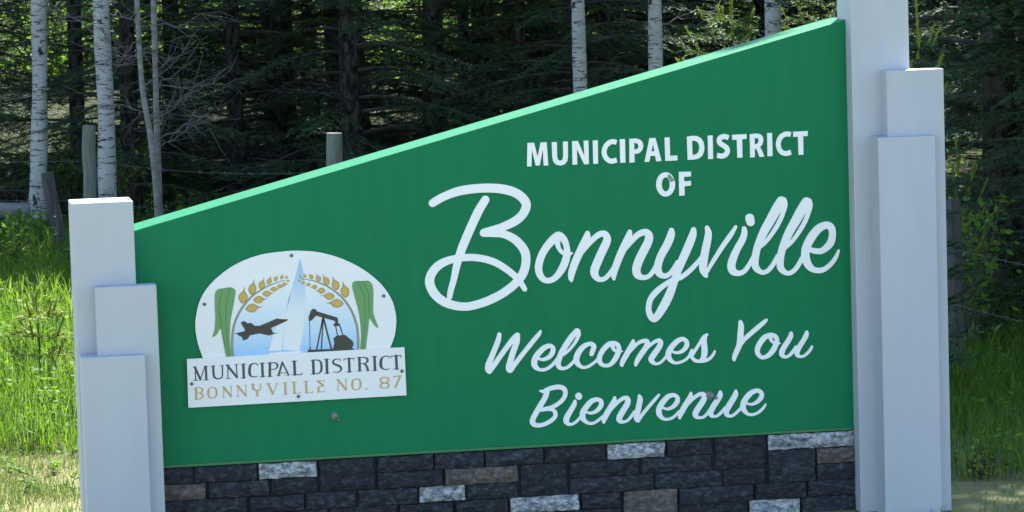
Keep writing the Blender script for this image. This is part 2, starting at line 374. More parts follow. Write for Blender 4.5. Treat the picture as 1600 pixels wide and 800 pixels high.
# ------------------------------------------------------------------ lettering tools
DATA = {"W":{"bonnyville":[[[-380.5,1549.2,37.5],[-358.7,1561.9,39.2],[-315.2,1582.1,39.3],[-237.2,1604.2,42.7],[-125.2,1611.3,42.8],[-30.8,1601.2,44.5],[37.4,1574.4,44.6],[75.8,1528.4,
44.6],[62.3,1482,42.9],[20.6,1445.4,42.9],[-45,1418.5,39.5],[-105.8,1404.1,36],[-135.3,1396.1,37.7]],[[-137.1,1393.6,36],[-88.9,1391.4,37.7],[-37.4,1384,37.8],[17.8,1354.1,41.2],
[59.5,1302.6,43],[67.5,1250.9,43],[51.9,1191.7,43],[11.5,1142.2,41.3],[-54.8,1095.7,41.3],[-133.6,1061.8,41.2],[-220.4,1042.1,39.5],[-289.1,1049.7,41.2],[-348.5,1075.7,42.8],
[-390.1,1118.7,44.5],[-407.3,1170.7,44.5],[-391.2,1216.8,42.7],[-351.4,1253.4,41],[-290.6,1274.4,35.9],[-221.6,1279.7,34.3],[-152.9,1272.3,34.3],[-84.7,1249.4,34.3],[-25.4,1209.9,
32.7],[16.7,1172,31],[41.7,1139.1,27.5],[56.5,1112.7,24.1]],[[-122.7,1554.9,39.4],[-156.1,1504.4,42.8],[-190.9,1437.8,42.8],[-223.1,1371.1,42.8],[-250.8,1308.4,41.1],[-272.7,1241.1,
36],[-289.5,1173.6,30.8],[-305.7,1123.2,29.1],[-311.8,1092.7,25.7]],[[221.2,1359.2,43.2],[177.6,1321.5,37.6],[145.4,1273.9,36.6],[128.8,1223.3,36.6],[131,1185.8,33.8],[149.1,1156.9,
29.1],[174.9,1148.2,27.3],[205.9,1158.9,29.2],[235.3,1190.3,35.3],[257.8,1231.3,37.6],[269.8,1272.8,35.3],[269,1310.3,29.2],[258.6,1341.1,32.9],[240.2,1360.6,37.6],[221.2,1359.2,
43.2]],[[225.6,1347.3,23.5],[226.1,1316.9,23.5],[238.2,1290.6,19.7],[261.4,1274.2,20.7],[280.3,1272.3,16.9],[295.6,1277.3,8.5]],[[374.1,1371.8,20.7],[367.7,1345.5,37.7],[335.1,
1283.8,38.6],[310,1233.6,37.7],[292,1187.6,35.3],[286.5,1159.8,28.3],[287.5,1144.7,17]],[[342.1,1278.8,23.5],[376.3,1315.6,24.5],[405.6,1343.8,27.3],[434.6,1362.6,29.2],[458.4,
1362.4,32],[470.2,1343.2,35.8],[465.7,1320,40.1],[446.6,1283.4,41.5],[424,1237.6,41.5],[403.7,1191.7,41.5],[404.4,1165.9,36.8],[421.4,1144,25.5],[447.5,1142.8,22.7],[471.8,1160.4,
22.7],[493.9,1187.5,23.6],[516.2,1219.2,23.6]],[[583.1,1367.4,22.7],[574.2,1337.2,36.1],[550,1291.9,37.5],[525,1239.9,36.1],[506.8,1194.2,33.5],[497.7,1154.8,24.1],[498.6,1140.1,
13.4]],[[553.1,1281.8,24.1],[594.8,1326.3,26.8],[625.9,1353.5,29.5],[659.9,1362.6,32.1],[677.1,1345.8,38.9],[673.6,1316.1,41.5],[650.8,1273.9,42.9],[625.9,1228.6,42.9],[611.3,1186,
41.6],[615.2,1157.2,37.5],[640.5,1141.4,25.5],[671.1,1146.6,22.8],[695.4,1172.1,22.8],[716.8,1211,22.8]],[[789.9,1364.7,26.8],[786.6,1340.9,38.9],[766.4,1295.2,40.3],[738.1,1250,
38.9],[720,1204.2,37.6],[719,1167.6,36.3],[735.4,1147.5,28.2],[762.5,1145.6,24.2],[786.7,1164.4,22.8],[818.3,1206.3,26.9]],[[900.4,1363.7,25.5],[893.5,1332.7,39],[867.6,1273.9,
41.7],[837.5,1212,40.3],[813.7,1159.8,37.6],[794,1107.4,39],[770.1,1048.6,43],[741.6,996.6,43],[706.4,946.2,36.3],[687.9,937.8,33.6],[670.8,960,30.9],[666.3,993.6,28.2],[676.8,
1033.1,28.2],[706.2,1068.3,29.6],[747.7,1099.6,25.5],[789,1122.3,24.2],[830,1132.4,24.2],[871.5,1160.5,24.2],[906.2,1192.2,22.9],[937.7,1227.4,20.2]],[[967.5,1370.4,21.5],[973.9,
1343.8,32.9],[967.8,1306.4,38],[955.7,1256.8,39.3],[946.1,1207,40.5],[942,1169.6,36.8],[950.9,1145.3,29.2],[957.7,1133.6,17.8]],[[954,1140.7,16.5],[974.1,1174.3,19],[1007.4,1224.3,
21.6],[1047.2,1280.8,24.1],[1083.6,1327.5,24.1],[1110.9,1367.7,16.5]],[[1153,1357,24.1],[1153.7,1334.4,30.5],[1142,1301.6,34.3],[1117.3,1261.9,35.5],[1093.6,1212.7,39.4],[1084.4,
1175.4,40.6],[1092.1,1151.2,36.8],[1117.5,1139.3,26.7],[1146.6,1147.4,24.2],[1173.1,1177.6,22.9],[1199.8,1220.4,22.9]],[[1181.8,1407.2,44.4],[1185.9,1388.8,41.9]],[[1342.4,1483,
48.3],[1315.7,1442.7,49.6],[1285.6,1392.5,47],[1255.5,1344.8,43.2],[1230.5,1294.4,39.4],[1212,1245,36.9],[1203.7,1195,35.6],[1208.1,1162.1,33.1],[1236.4,1138.7,22.9],[1265.6,1144.9,
22.9],[1292,1172,22.9],[1318.7,1214.9,22.9]],[[1351.4,1483.8,39.4],[1360,1463.4,26.7],[1350.1,1427.4,22.9],[1329.1,1381.1,22.9],[1299,1335.3,21.6],[1265.9,1294.1,20.4],[1236.3,1269,
21.6]],[[1468.5,1473.1,48.4],[1441.8,1432.7,49.7],[1411.6,1382.5,47.1],[1381.5,1334.8,43.3],[1356.5,1284.3,39.5],[1337.9,1234.8,36.9],[1329.6,1184.8,35.7],[1334,1151.8,33.1],
[1362.5,1128.4,23],[1391.7,1134.6,23],[1418.2,1161.7,23],[1445,1204.6,23]],[[1477.5,1473.9,39.5],[1486.1,1453.4,26.8],[1476.3,1417.4,22.9],[1455.2,1371.1,22.9],[1425.1,1325.2,21.7],
[1391.9,1283.9,20.4],[1362.3,1258.8,21.7]],[[1487.1,1237.3,25.5],[1512.7,1229.9,28.1],[1545.1,1232.1,29.4],[1584.7,1265.7,37.1],[1596.8,1312.4,34.5],[1589.7,1344.3,35.8],[1565.4,
1356.1,35.7],[1524.9,1339,40.8],[1487.1,1295.3,43.4],[1461.4,1246.1,42.1],[1458.5,1202.1,42.1],[1470.6,1164.9,38.3],[1497.8,1139.7,29.4],[1539.8,1135.2,25.6],[1579.1,1157.3,23],
[1609,1191.9,20.5],[1626,1227.2,12.8]]],"welcomes":[[[-74.3,898,20.3],[-81.6,867.2,25.8],[-100.1,825.2,26.6],[-119.1,783.3,28.2],[-131.8,752.7,31.3],[-134.5,729.4,28.2],[-127.8,
716.6,17.2]],[[-126.1,721.2,21.9],[-102.3,753.1,24.3],[-69.6,796.4,24.3],[-36.8,837.6,25.1],[-4.2,875,26.6],[12.7,889,27.4]],[[14.3,889.7,25.9],[10.2,858.7,28.2],[-8.1,812.7,29],
[-21,774.3,29.8],[-31.9,739.7,29.8],[-31.6,724.1,26.7],[-26.4,715.2,14.9]],[[-23.9,719,21.2],[-0.1,751.8,22.7],[32.6,791.1,22.7],[65.3,828.6,22.8],[97.9,866,22],[120.4,890.3,19.6],
[129,904.3,11.8]],[[110.9,772.3,14.1],[128.5,765.9,14.1],[146.3,766.6,18.1],[170.4,778.2,22.8],[185.2,799,24.4],[187.3,818.5,22.8],[175.8,830,20.4],[156,827.9,24.4],[131.9,812.7,
27.5],[103.3,781.7,29.1],[92.6,752.9,29.8],[98.7,731,25.9],[117.2,717.2,16.5],[144.8,715.7,15.7],[172.9,729.2,16.5],[193.2,747.7,16.5],[211.6,770.3,15.7]],[[307.4,896.2,27.5],
[279.7,866.6,29.1],[252.9,830.8,29.1],[230.2,796.7,27.5],[215.4,762.2,27.5],[210.7,739,26],[216.2,723.8,22.8],[231.8,716.3,16.5],[251.7,719.2,15.7],[271.9,731.9,15.7],[296.3,756.1,
15.8]],[[312.1,894.4,26],[316.4,876.5,18.9],[298.8,842.2,15.7],[270.1,808.4,14.2],[239.7,784.5,14.9]],[[377.1,779.8,22.1],[383.9,798.3,25.2],[390.1,815.2,24],[381.6,827.3,22.1],
[365.8,830,20.8],[340.1,819.3,25.2],[317.3,797,27.7],[303.9,771,29.6],[301.7,749.2,28.4],[311.6,730.5,22.7],[330.9,717,15.1],[353.1,717.7,13.9],[375.6,728.1,13.9],[398.3,744.2,
13.9],[417.9,765.2,14.5]],[[489.5,826.8,23.4],[464,822.5,25.9],[436.3,798.8,25.2],[418,768.3,25.2],[415.7,743.3,24.6],[426.4,726.2,20.8],[446.8,719.1,17.1],[470.8,724.8,20.2],
[493.1,748.8,25.3],[507.9,776.3,26.5],[513.6,799.6,24],[507.7,817.8,22.7],[489.5,826.8,23.4]],[[483,821.5,18.9],[483.3,807.4,19.6],[491.8,792.2,15.8],[510.6,785,12.6],[530.4,785.8,
6.3]],[[585.8,834.5,15.2],[580.9,816.6,26.6],[563.3,789.2,27.2],[546.6,761.8,26.6],[531.6,737.4,25.3],[525.5,722,19.6],[527.2,714.4,12]],[[561.3,773.6,12.6],[594,808.1,15.8],[616.8,
825.8,17.7],[639.3,830.9,20.2],[653.6,828,22.8],[655.4,814.4,25.3],[643,791.4,26.6],[621.5,764.2,26.6],[605,739.9,25.3],[596.5,721.5,19.6],[594.6,712.2,11.4]],[[624.7,764.1,12.7],
[657.5,798.6,15.2],[683.6,819.2,16.5],[706.2,829.1,19],[719.5,824.7,25.3],[719.7,808,26.6],[707.7,788.2,27.9],[688.5,764,29.1],[673.6,742.7,29.1],[677,728,24.7],[693.6,715.6,14.6],
[712.9,718,13.3],[732.4,731.8,13.3],[752.2,754.4,13.3]],[[776.6,772.1,12.1],[790.8,766.3,12.7],[810,764.7,15.2],[832.6,773.9,19.7],[850.1,793.5,24.1],[852.2,812.3,22.2],[843.6,
825.4,20.9],[827.7,830.6,21.6],[805.1,821,25.4],[778.9,797.1,27.3],[760.6,769.7,28.5],[759.9,744.6,26.6],[771.3,727.3,20.9],[789.5,715.3,14.6],[815.1,716.5,13.3],[841,726.3,13.3],
[860.6,742.6,14],[870.7,761,15.2],[875.9,774,12.1]],[[873.5,745.1,19.1],[893.4,772.4,16.5],[913.4,799.8,15.9],[931.7,827.2,17.8],[943.2,839.2,17.2],[955.3,846.2,12.1]],[[944.7,
835.4,19.1],[939.4,814.2,25.4],[939.6,785.8,29.9],[939.5,757.5,30.5],[932.5,732.6,25.4],[914.5,717.1,15.9],[892.1,721.4,17.8],[877.1,735.4,17.8],[869.8,751.6,19.1]],[[914.4,715.9,
14],[936.9,717.2,15.9],[962.8,726.3,15.3],[982.6,745.8,14],[992,763.6,9.5]]],"you":[[[1123.1,900.2,19.3],[1126.2,876.6,28.7],[1122.4,841.3,30.1],[1119.5,809.5,30.8],[1114.5,784.9,
28.7],[1103.1,760.6,26.5],[1091.6,736.3,24.4],[1086.9,719.4,19.4],[1088.1,712.3,10.8]],[[1120.1,789.9,21.5],[1144.2,816.4,22.2],[1181.2,846.5,23],[1218.1,874.9,23],[1244,894.9,
20.1],[1255.1,903.6,12.2]],[[1267.8,826.9,23.7],[1242.1,816.8,27.3],[1219,790.2,27.3],[1205.3,762.5,25.9],[1206.6,741.1,23.7],[1220,723.3,20.1],[1236.2,718.9,18.7],[1261.8,729.4,
23.7],[1286,754.8,27.3],[1300.5,782.6,26.6],[1304.3,803.7,22.3],[1297.4,819,23],[1282.3,826.9,23],[1267.8,826.9,23.7]],[[1271.2,819.6,18.7],[1273.8,805.3,16.5],[1285.1,791.2,13.7],
[1303.1,783.9,12.2],[1320.5,784.4,6.5]],[[1376.9,831.4,18],[1374.4,817.3,24.5],[1359.6,792,25.9],[1340.8,766.3,26.6],[1328.3,742,28.1],[1329,726.6,23.7],[1341.5,716.4,16.6],[1359.7,
719,15.1],[1378.3,734.1,16.6],[1400.7,761.5,18]],[[1456.3,833.1,17.3],[1452.6,816.9,24.5],[1437.8,791.7,24.5],[1419.1,765.9,25.9],[1405.8,741.6,26.6],[1405.3,723.8,22.3],[1419.7,
714.5,15.1],[1439.8,716.7,13.7],[1462,733.4,14.4],[1477,752.3,13.7],[1481.6,762.7,8.7]]],"bienvenue":[[[117,612.7,8.8],[134.6,609,17.6],[153.8,617.3,21.4],[182.5,625.2,22.7],[211,
626.9,23.3],[232.4,619.5,23.9],[242.6,601.7,22.1],[238.8,579.9,21.4],[223.3,558.8,20.8],[199,541.2,20.2],[170.2,528.6,18.9],[141.6,523.9,18.9],[116.1,519,15.7]],[[150.2,603.4,26.4],
[140.6,577.3,26.4],[120.1,545.4,27.1],[100.2,515.1,27.1],[83.6,487.8,26.4],[75,466.3,26.4],[81.6,451.8,24.6],[101.3,444.4,20.8],[129.8,447,19.5],[158.6,458.6,20.2],[182.9,476.1,
20.8],[190.7,493,21.4],[186.1,508.9,19.5],[173.1,518.4,17],[151,521.8,17.6],[122.5,520.2,18.9]],[[288.8,554.6,13.9],[285.5,539.1,22.7],[271.2,515.4,25.2],[253,488.1,27.8],[242.8,
466.6,29],[244.6,451.4,24.6],[259.5,440.5,15.2],[278.7,444.2,13.9],[298.1,457.3,13.9],[317.7,478.3,13.9]],[[307.2,577.2,33.4],[308.4,575.3,33.4]],[[339,499.2,11.4],[356.2,491.9,
12.6],[373.7,491,15.2],[397.9,502.3,20.2],[416.2,523.3,24],[418.7,542.1,22.1],[408.8,552.7,20.9],[391.4,556.1,21.5],[367.3,546.4,25.3],[344.4,522.4,27.2],[326.2,496.7,28.4],[325.4,
468.4,27.2],[336.7,452.1,20.2],[354.8,441,15.2],[377,440.5,13.9],[399.6,451.8,13.9],[422.4,469.5,13.9]],[[486,559.3,15.2],[480.9,537.2,27.8],[463.3,511.4,28.5],[446.7,487.1,28.5],
[433.3,462.6,26.6],[428.1,447.1,19],[429.5,439.5,10.1]],[[461.3,495.7,12.7],[494.1,530.5,16.5],[520.1,550.8,18.4],[542.6,556.3,20.9],[551.8,544.4,26],[547.5,525.1,27.9],[531.5,
501.4,29.1],[514.9,477.1,29.8],[504.8,455.6,28.5],[509.9,443.3,22.2],[526.6,438.6,14.6],[545.9,443.9,13.9],[562.3,458.8,15.2],[582.1,486.1,13.9]],[[608.5,562.2,15.8],[611.8,544.4,
26.6],[605.2,513.2,27.9],[598.1,485.2,28.5],[592.6,460.3,28.5],[593.8,446,24.1],[601.3,438.4,13.3]],[[602,440.9,14],[620,467.7,16.5],[646.3,497.8,16.5],[672.6,526.3,16.5],[695.6,
550.3,15.2],[707.5,563.3,10.2]],[[719.9,499.2,10.8],[735.7,492.4,12.7],[753.3,490.8,14.6],[777.5,500.9,20.3],[796.7,523.5,24.2],[798.5,542.4,21.6],[788.5,553.9,20.3],[771,557.4,21],
[746.7,547.3,25.4],[722.1,521.2,28.6],[705.3,492.1,29.2],[704.7,470,27.9],[716,451.1,20.3],[734.3,440,14.6],[760,441.8,14],[782.7,453.2,14.6],[805.7,474.1,14.6]],[[866.6,561.7,
14.3],[861.8,538.8,27.4],[845.6,516,28.6],[828.4,490.3,28.6],[814.2,464.4,25.6],[807.2,447,17.9],[807.6,439.8,10.1]],[[842.2,499.9,11.9],[876.1,533.9,16.7],[903.7,552,18.5],[923.3,
554.8,20.9],[933.6,545.4,25.1],[929.5,526.3,28.1],[914.5,503.4,29.3],[897.3,480.6,29.3],[886.3,460.5,28.7],[889.5,446.1,22.7],[906.8,438.6,13.7],[928,441.9,13.7],[946.4,457.2,14.3],
[965.1,482.9,14.3]],[[1014.1,560.4,15.5],[1011.8,542.7,26.9],[996.1,516.9,28.1],[977.4,491.2,28.7],[964.8,468.1,27.5],[964.3,450.3,23.9],[974.6,441.5,14.9],[994.3,442.8,13.8],
[1012.7,455.2,15],[1034.4,479.2,15]],[[1092.2,560.7,15.6],[1089,541.6,26.9],[1073,515.7,28.7],[1055.8,490,29.3],[1043.1,466.9,27.5],[1042.7,449.1,23.9],[1054.5,439.5,15.6],[1072.7,
440.1,15],[1094.2,455.2,15],[1115.8,474.9,15]],[[1139.1,499.8,10.2],[1155.5,492.9,12],[1175.1,491.3,14.4],[1201.1,503,19.8],[1219.2,524.3,24],[1220.8,542.1,22.2],[1209.9,553.6,21],
[1193.3,556.9,21.6],[1168.9,547.8,25.2],[1144.2,524.4,28.1],[1128.4,497.9,28.7],[1126.4,474.3,28.2],[1137.1,455,20.4],[1154.3,441.6,15],[1178.5,440.3,13.8],[1205.9,450.7,13.8],
[1227.6,468.9,13.2],[1240.1,486.6,9.6]]]},"L":[[[[91.4,1820.1],[123.7,1819.4],[139.1,1751.4],[156.1,1820.4],[185.6,1819.7],[190.2,1707.4],[167.5,1707.2],[165.5,1787.5],[148.4,
1709.2],[128.4,1708.9],[111.9,1786.8],[107.7,1706.3],[85.9,1706.6]],None,None],[[[210.6,1819.3],[235.6,1818.3],[235,1746.8],[239,1732.1],[249.2,1727.3],[259.7,1731.3],[264.5,
1745.6],[265.2,1819.4],[289.7,1819],[288.1,1744.6],[284,1724.4],[270,1708.7],[248.6,1703.8],[227.5,1709.9],[215,1725.6],[210.9,1747.8]],None,None],[[[310.4,1819.8],[339,1819.3],
[369.4,1744.1],[367.1,1819.3],[390.8,1819.5],[389.9,1705.4],[366.8,1705.2],[332.9,1780.6],[332.8,1706.1],[309.2,1705.3]],None,None],[[[412.1,1819.2],[436.9,1818.7],[435.5,1705.3],
[411.8,1705.1]],None,None],[None,None,[[529.6,1804.5,24.1],[511.9,1809.3,24.1],[492.5,1804.5,24.1],[475.1,1787.8,24.1],[466.8,1763.4,24.1],[470.8,1739.9,24.1],[484.3,1721.9,24.1],
[503.3,1714.7,24.1],[527.8,1719.5,24.1]]],[[[545.4,1819.4],[571.5,1819.2],[570.8,1705.5],[545.1,1704.7]],None,None],[[[592.9,1819.3],[623.8,1819.9],[645,1814.4],[658,1800.8],[661.4,
1784.3],[657.1,1765.8],[644.3,1750.9],[628.9,1746],[615.6,1745.6],[616.4,1704.5],[590.7,1703.7]],[[616.1,1797.8],[625.6,1797.4],[634,1792.4],[637.5,1782],[633.4,1771.5],[624.7,
1767.1],[616.2,1767]],None],[[[692.7,1818.9],[722.3,1818.7],[749.3,1705.5],[723,1704.7],[718.1,1732],[695.2,1732],[688.7,1704.3],[664.9,1703.4]],[[700.5,1754.2],[715.8,1754.5],
[709.1,1789.3]],None],[[[767.5,1818.7],[792.8,1818.6],[792.8,1728.9],[828.6,1729.3],[829,1704.9],[768.3,1704.7]],None,None],[[[878.3,1817.8],[904.3,1821.6],[927.2,1819.9],[947.9,
1809.6],[960,1790.7],[964.4,1766],[961.7,1741.5],[951.9,1721.4],[932.8,1709.1],[909.7,1705.2],[879.6,1705.6]],[[903.7,1797.9],[918.3,1796.5],[930.7,1789.9],[937.8,1775.3],[938.6,
1756.8],[933.6,1740.6],[922.9,1730.8],[904,1727.5]],None],[[[982.1,1819.3],[1006.8,1819.1],[1006.4,1705.2],[981.7,1704.6]],None,None],[None,None,[[1086.5,1805.2,24.9],[1065.3,
1811.8,24.9],[1046.3,1806.9,24.9],[1038.4,1793.7,24.9],[1044.3,1778.3,24.9],[1062,1766.1,24.9],[1076,1753.2,24.9],[1078.1,1736.7,24.9],[1068.5,1722.7,24.9],[1050.3,1716.5,24.9],
[1026.5,1721.6,24.9]]],[[[1103.6,1818.5],[1175.9,1818.8],[1176.2,1796.2],[1153.4,1794.3],[1153,1705.7],[1127.7,1705.1],[1126.5,1793.7],[1103.9,1793.9]],None,None],[[[1191.8,1817.3],
[1227.2,1820],[1247.3,1814.3],[1258.3,1799.9],[1259.2,1782.6],[1253.2,1764.3],[1241.6,1752.5],[1248.5,1742],[1263.2,1705.2],[1237.9,1704.6],[1226.1,1738.8],[1221.2,1744.7],[1214.9,
1745.8],[1215.2,1704.7],[1191.6,1704.1]],[[1216.1,1796.6],[1226.7,1797.9],[1235,1791.8],[1235.6,1781.5],[1231.1,1771.4],[1221.8,1767.7],[1215.9,1767.9]],None],[[[1279.4,1819.9],
[1303.8,1819.8],[1303.7,1706.8],[1278.4,1706.2]],None,None],[None,None,[[1397.6,1807.7,24.1],[1378.7,1811.4,24.1],[1357.5,1805.3,24.1],[1340.2,1787.5,24.1],[1334.1,1763.1,24.1],
[1339,1738.2,24.1],[1353.4,1721.2,24.2],[1374.4,1716.2,24.2],[1396.9,1721.4,24.2]]],[[[1409.3,1820.8],[1482.4,1821.6],[1483.1,1798.1],[1459.4,1796.2],[1459.1,1706.9],[1434.6,
1706.3],[1433.2,1795.6],[1410,1795.7]],None,None],[[[814,1588.6],[812.5,1575.4],[808.6,1563],[802.7,1552],[795,1542.9],[785.9,1536.2],[775.8,1532.2],[765.2,1531.2],[754.7,1533.2],
[744.9,1538],[736.1,1545.4],[728.9,1555.2],[723.6,1566.7],[720.4,1579.4],[719.6,1592.6],[721.1,1605.8],[724.9,1618.2],[730.9,1629.2],[738.6,1638.3],[747.7,1644.9],[757.8,1648.9],
[768.3,1650],[778.8,1648],[788.7,1643.2],[797.4,1635.8],[804.7,1626],[810,1614.5],[813.2,1601.8]],[[787.8,1589.7],[787,1582],[785.4,1574.8],[782.8,1568.3],[779.5,1563],[775.6,1559],
[771.3,1556.6],[766.8,1556],[762.4,1557],[758.2,1559.8],[754.5,1564],[751.5,1569.7],[749.3,1576.3],[748,1583.7],[747.7,1591.4],[748.4,1599.1],[750.1,1606.3],[752.6,1612.8],[756,
1618.1],[759.9,1622.1],[764.2,1624.5],[768.6,1625.2],[773.1,1624.1],[777.2,1621.4],[780.9,1617.1],[783.9,1611.5],[786.2,1604.8],[787.5,1597.4]],None],[[[833.7,1648.6],[894.4,
1647.4],[893.8,1624.5],[859.3,1622.7],[859.7,1601.6],[893.2,1602.5],[892.6,1579.6],[860.1,1577.2],[859.9,1532.7],[833.1,1532.5]],None,None]],"patch":[[782.4,1640.5],[795.1,1631.5],
[805.7,1617],[811.1,1606],[790,1600.8],[787.4,1610.8],[781.8,1619],[775.3,1624.9]],"G":{"dark":[[[[-1551.7,816.6,6.1],[-1552.6,753.4,6.1]],[[-1553.3,816,11],[-1529.5,756.2,11]],
[[-1529.5,756.2,4.9],[-1507.4,814.3,4.9]],[[-1501.2,816.4,11],[-1501.1,754.8,11.1]],[[-1563,817.8,3.1],[-1545.6,817.5,3.1]],[[-1510.4,818.1,3.1],[-1491.3,818.7,3.1]],[[-1562.4,
752.7,3.1],[-1540.4,752.8,3.1]],[[-1516.5,752.8,3.1],[-1492,752.7,3.1]]],[[[-1466,816.8,11.1],[-1465.4,775.1,11.1],[-1460.4,762.5,9.8],[-1448.4,755.7,6.8],[-1433,758,6.8],[-1424,
768.3,6.8],[-1422.2,816,6.8]],[[-1478.6,816.5,3.1],[-1455.8,817.8,3.1]],[[-1434.4,817.3,3.1],[-1416,818.2,3.1]]],[[[-1395.5,817.8,5.5],[-1397.8,754.6,5.5]],[[-1398.5,817.3,11.1],
[-1354.7,758.5,11.1]],[[-1355.5,818.8,5.5],[-1353.3,755.4,5.5]],[[-1405.2,818.3,3.1],[-1387.7,818.6,3.1]],[[-1363.8,818.3,3.1],[-1345.4,819.5,3.1]],[[-1407.7,753.6,3.1],[-1384.6,
754.9,3.1]]],[[[-1321.8,817.7,12.3],[-1321.7,754.4,12.3]],[[-1333.1,818.2,3.1],[-1309.1,818.9,3.1]],[[-1337.1,753,3.1],[-1310.9,754.1,3.1]]],[[[-1254.5,809,3.1],[-1254.8,816.1,4.3],
[-1264.8,819.7,4.9],[-1278.7,818.5,6.2],[-1288.5,810.7,11.7],[-1293,790.9,13.5],[-1292.5,769.2,12.3],[-1283.1,758.2,6.8],[-1268.7,755.6,4.9],[-1253.2,759.1,3.1]]],[[[-1231.1,817.9,
12.3],[-1230.9,756.1,12.3]],[[-1243.3,818.6,3.1],[-1218.7,819.5,3.1]],[[-1244.8,753.8,3.1],[-1218.6,754.6,3.1]]],[[[-1194.1,817.6,12.3],[-1197,755.6,12.3]],[[-1194.1,817.9,4.9],
[-1171,818.6,5.6],[-1158.7,809.3,9.3],[-1159.8,797,8.6],[-1170.6,788.2,4.9],[-1189.1,786.7,3.7]],[[-1207,818.6,3.1],[-1187.9,819.1,3.1]],[[-1208.8,754,3.1],[-1184.7,754.3,3.1]]],
[[[-1134,818.2,9.3],[-1154.7,757.4,9.3]],[[-1134,818.2,7.4],[-1106.9,757.1,7.4]],[[-1146.6,767.8,3.7],[-1112.7,766.7,3.7]],[[-1164.7,754.8,3.1],[-1144.6,756,3.1]],[[-1120.2,755.6,
3.1],[-1098.3,756,3.1]]],[[[-1076.9,819.3,13],[-1076.1,757,13]],[[-1089.8,820.6,3.1],[-1063.6,821.4,3.1]],[[-1089.1,755.6,4],[-1042.8,755,4]],[[-1042.4,764,3.4],[-1041.9,754.7,
3.4]]],[[[-985.8,819.3,13],[-985.8,757,13]],[[-987.3,820.9,4.3],[-964.1,820.9,5.6],[-949.6,810.3,9.9],[-946.7,788.5,11.8],[-949.6,766.9,9.9],[-963.3,756.5,5.6],[-986.5,755.2,4.3]],
[[-997.2,819.5,3.1],[-981.1,820.6,3.1]],[[-998,754.5,3.1],[-980.3,755.5,3.1]]],[[[-920.8,820.6,13],[-920.5,756.7,13]],[[-935.3,821.3,3.1],[-907.4,822.1,3.1]],[[-934.5,755.3,3.1],
[-908.1,756.4,3.1]]],[[[-854.9,810.1,3.1],[-856.1,818.5,4.3],[-869.7,821.1,4.6],[-884.7,817.5,7.4],[-890.3,807.2,9.9],[-882.3,796,10.5],[-864.6,788.9,11.2],[-853.1,779,10.5],
[-853.9,766.6,8.7],[-865.6,758.2,5.3],[-881.1,757.8,4.3],[-892.2,760.8,3.1]]],[[[-812.4,819.7,12.4],[-812.3,757.3,12.4]],[[-838.1,819.4,4.3],[-788.1,820,4.3]],[[-837.2,819.4,3.1],
[-837.5,809.5,3.1]],[[-789.1,820,3.1],[-790,810.2,3.1]],[[-827.6,755.9,3.1],[-799.6,756,3.1]]],[[[-762.7,820.9,12.4],[-762.6,759.4,12.4]],[[-761.1,822.3,4.3],[-736.2,821.7,5.6],
[-723.5,812.7,9.9],[-724.5,801.8,9.3],[-735.6,793.1,5],[-759,792.7,3.7]],[[-738.8,791.7,8.1],[-727.8,777.8,10.6],[-722.8,759.5,10.6]],[[-775.1,821.5,3.1],[-756.4,822.1,3.1]],
[[-777.2,758,3.1],[-751.4,758.2,3.1]],[[-731.6,756.3,3.1],[-714.1,758.5,3.1]]],[[[-689,821.8,13],[-688.6,758.7,13]],[[-703.6,823.1,3.1],[-676.2,823.6,3.1]],[[-703.3,757.3,3.1],
[-677.4,758.1,3.1]]],[[[-619,811,3.1],[-619.4,819.7,4.4],[-630.5,823.1,5],[-646.1,819.6,6.2],[-655.8,809.2,11.8],[-659.6,789.2,14.3],[-657.7,772,12.4],[-647.5,761.2,6.8],[-632.6,
758.3,5],[-617.9,762.2,3.1]]],[[[-583.8,822,13.1],[-582.7,759.4,13.1]],[[-609.7,821.4,4.7],[-559.5,822,4.7]],[[-608.7,821.7,3.1],[-608.4,812,3.1]],[[-560.4,822.3,3.1],[-562.3,811.2,
3.1]],[[-599,757.5,3.1],[-572.5,758.3,3.1]]]],"gold":[[[[-1552.5,714.9,11],[-1552.3,664,11.1]],[[-1561.6,716.9,4.3],[-1534,717.9,5.5],[-1522.2,708.7,8.6],[-1524.1,698.6,7.4],
[-1536.5,692.5,4.9],[-1548.8,692.5,3.7]],[[-1536.6,691.9,4.9],[-1522.8,684,8.6],[-1522.6,673.2,8.6],[-1533,664.5,5.5],[-1559.7,662.2,4.3]]],[[[-1494.7,690.3,10.4],[-1490,708.5,7.4],
[-1473.8,715.4,4.9],[-1458.7,709.3,7.4],[-1454.5,689.7,10.5],[-1459.2,671.4,7.4],[-1475.7,663.9,4.9],[-1491.4,671.6,7.4],[-1494.7,690.3,10.4]]],[[[-1419.3,714.1,4.3],[-1421.7,664.8,
4.3]],[[-1420.8,713.5,10.5],[-1386.3,668.5,10.5]],[[-1383.9,716.8,4.3],[-1385.7,666.6,4.3]],[[-1427.9,713.9,3.1],[-1413.7,714.7,3.1]],[[-1388.5,717.1,3.1],[-1378.3,717.5,3.1]],
[[-1426.7,663.5,3.1],[-1415.6,664.5,3.1]]],[[[-1350.1,715.1,4.3],[-1354.2,664.3,4.3]],[[-1352.3,716.1,10.5],[-1315.6,667.8,10.5]],[[-1313.2,717.8,4.3],[-1314.2,665.9,4.3]],[[-1359,
716.2,3.1],[-1345.5,717,3.1]],[[-1318.4,718,3.1],[-1310.1,718.5,3.1]],[[-1359.7,663.7,3.1],[-1347.4,664.6,3.1]]],[[[-1280.2,719.1,11.1],[-1278.4,700.5,10.5],[-1270.2,691.4,7.4],
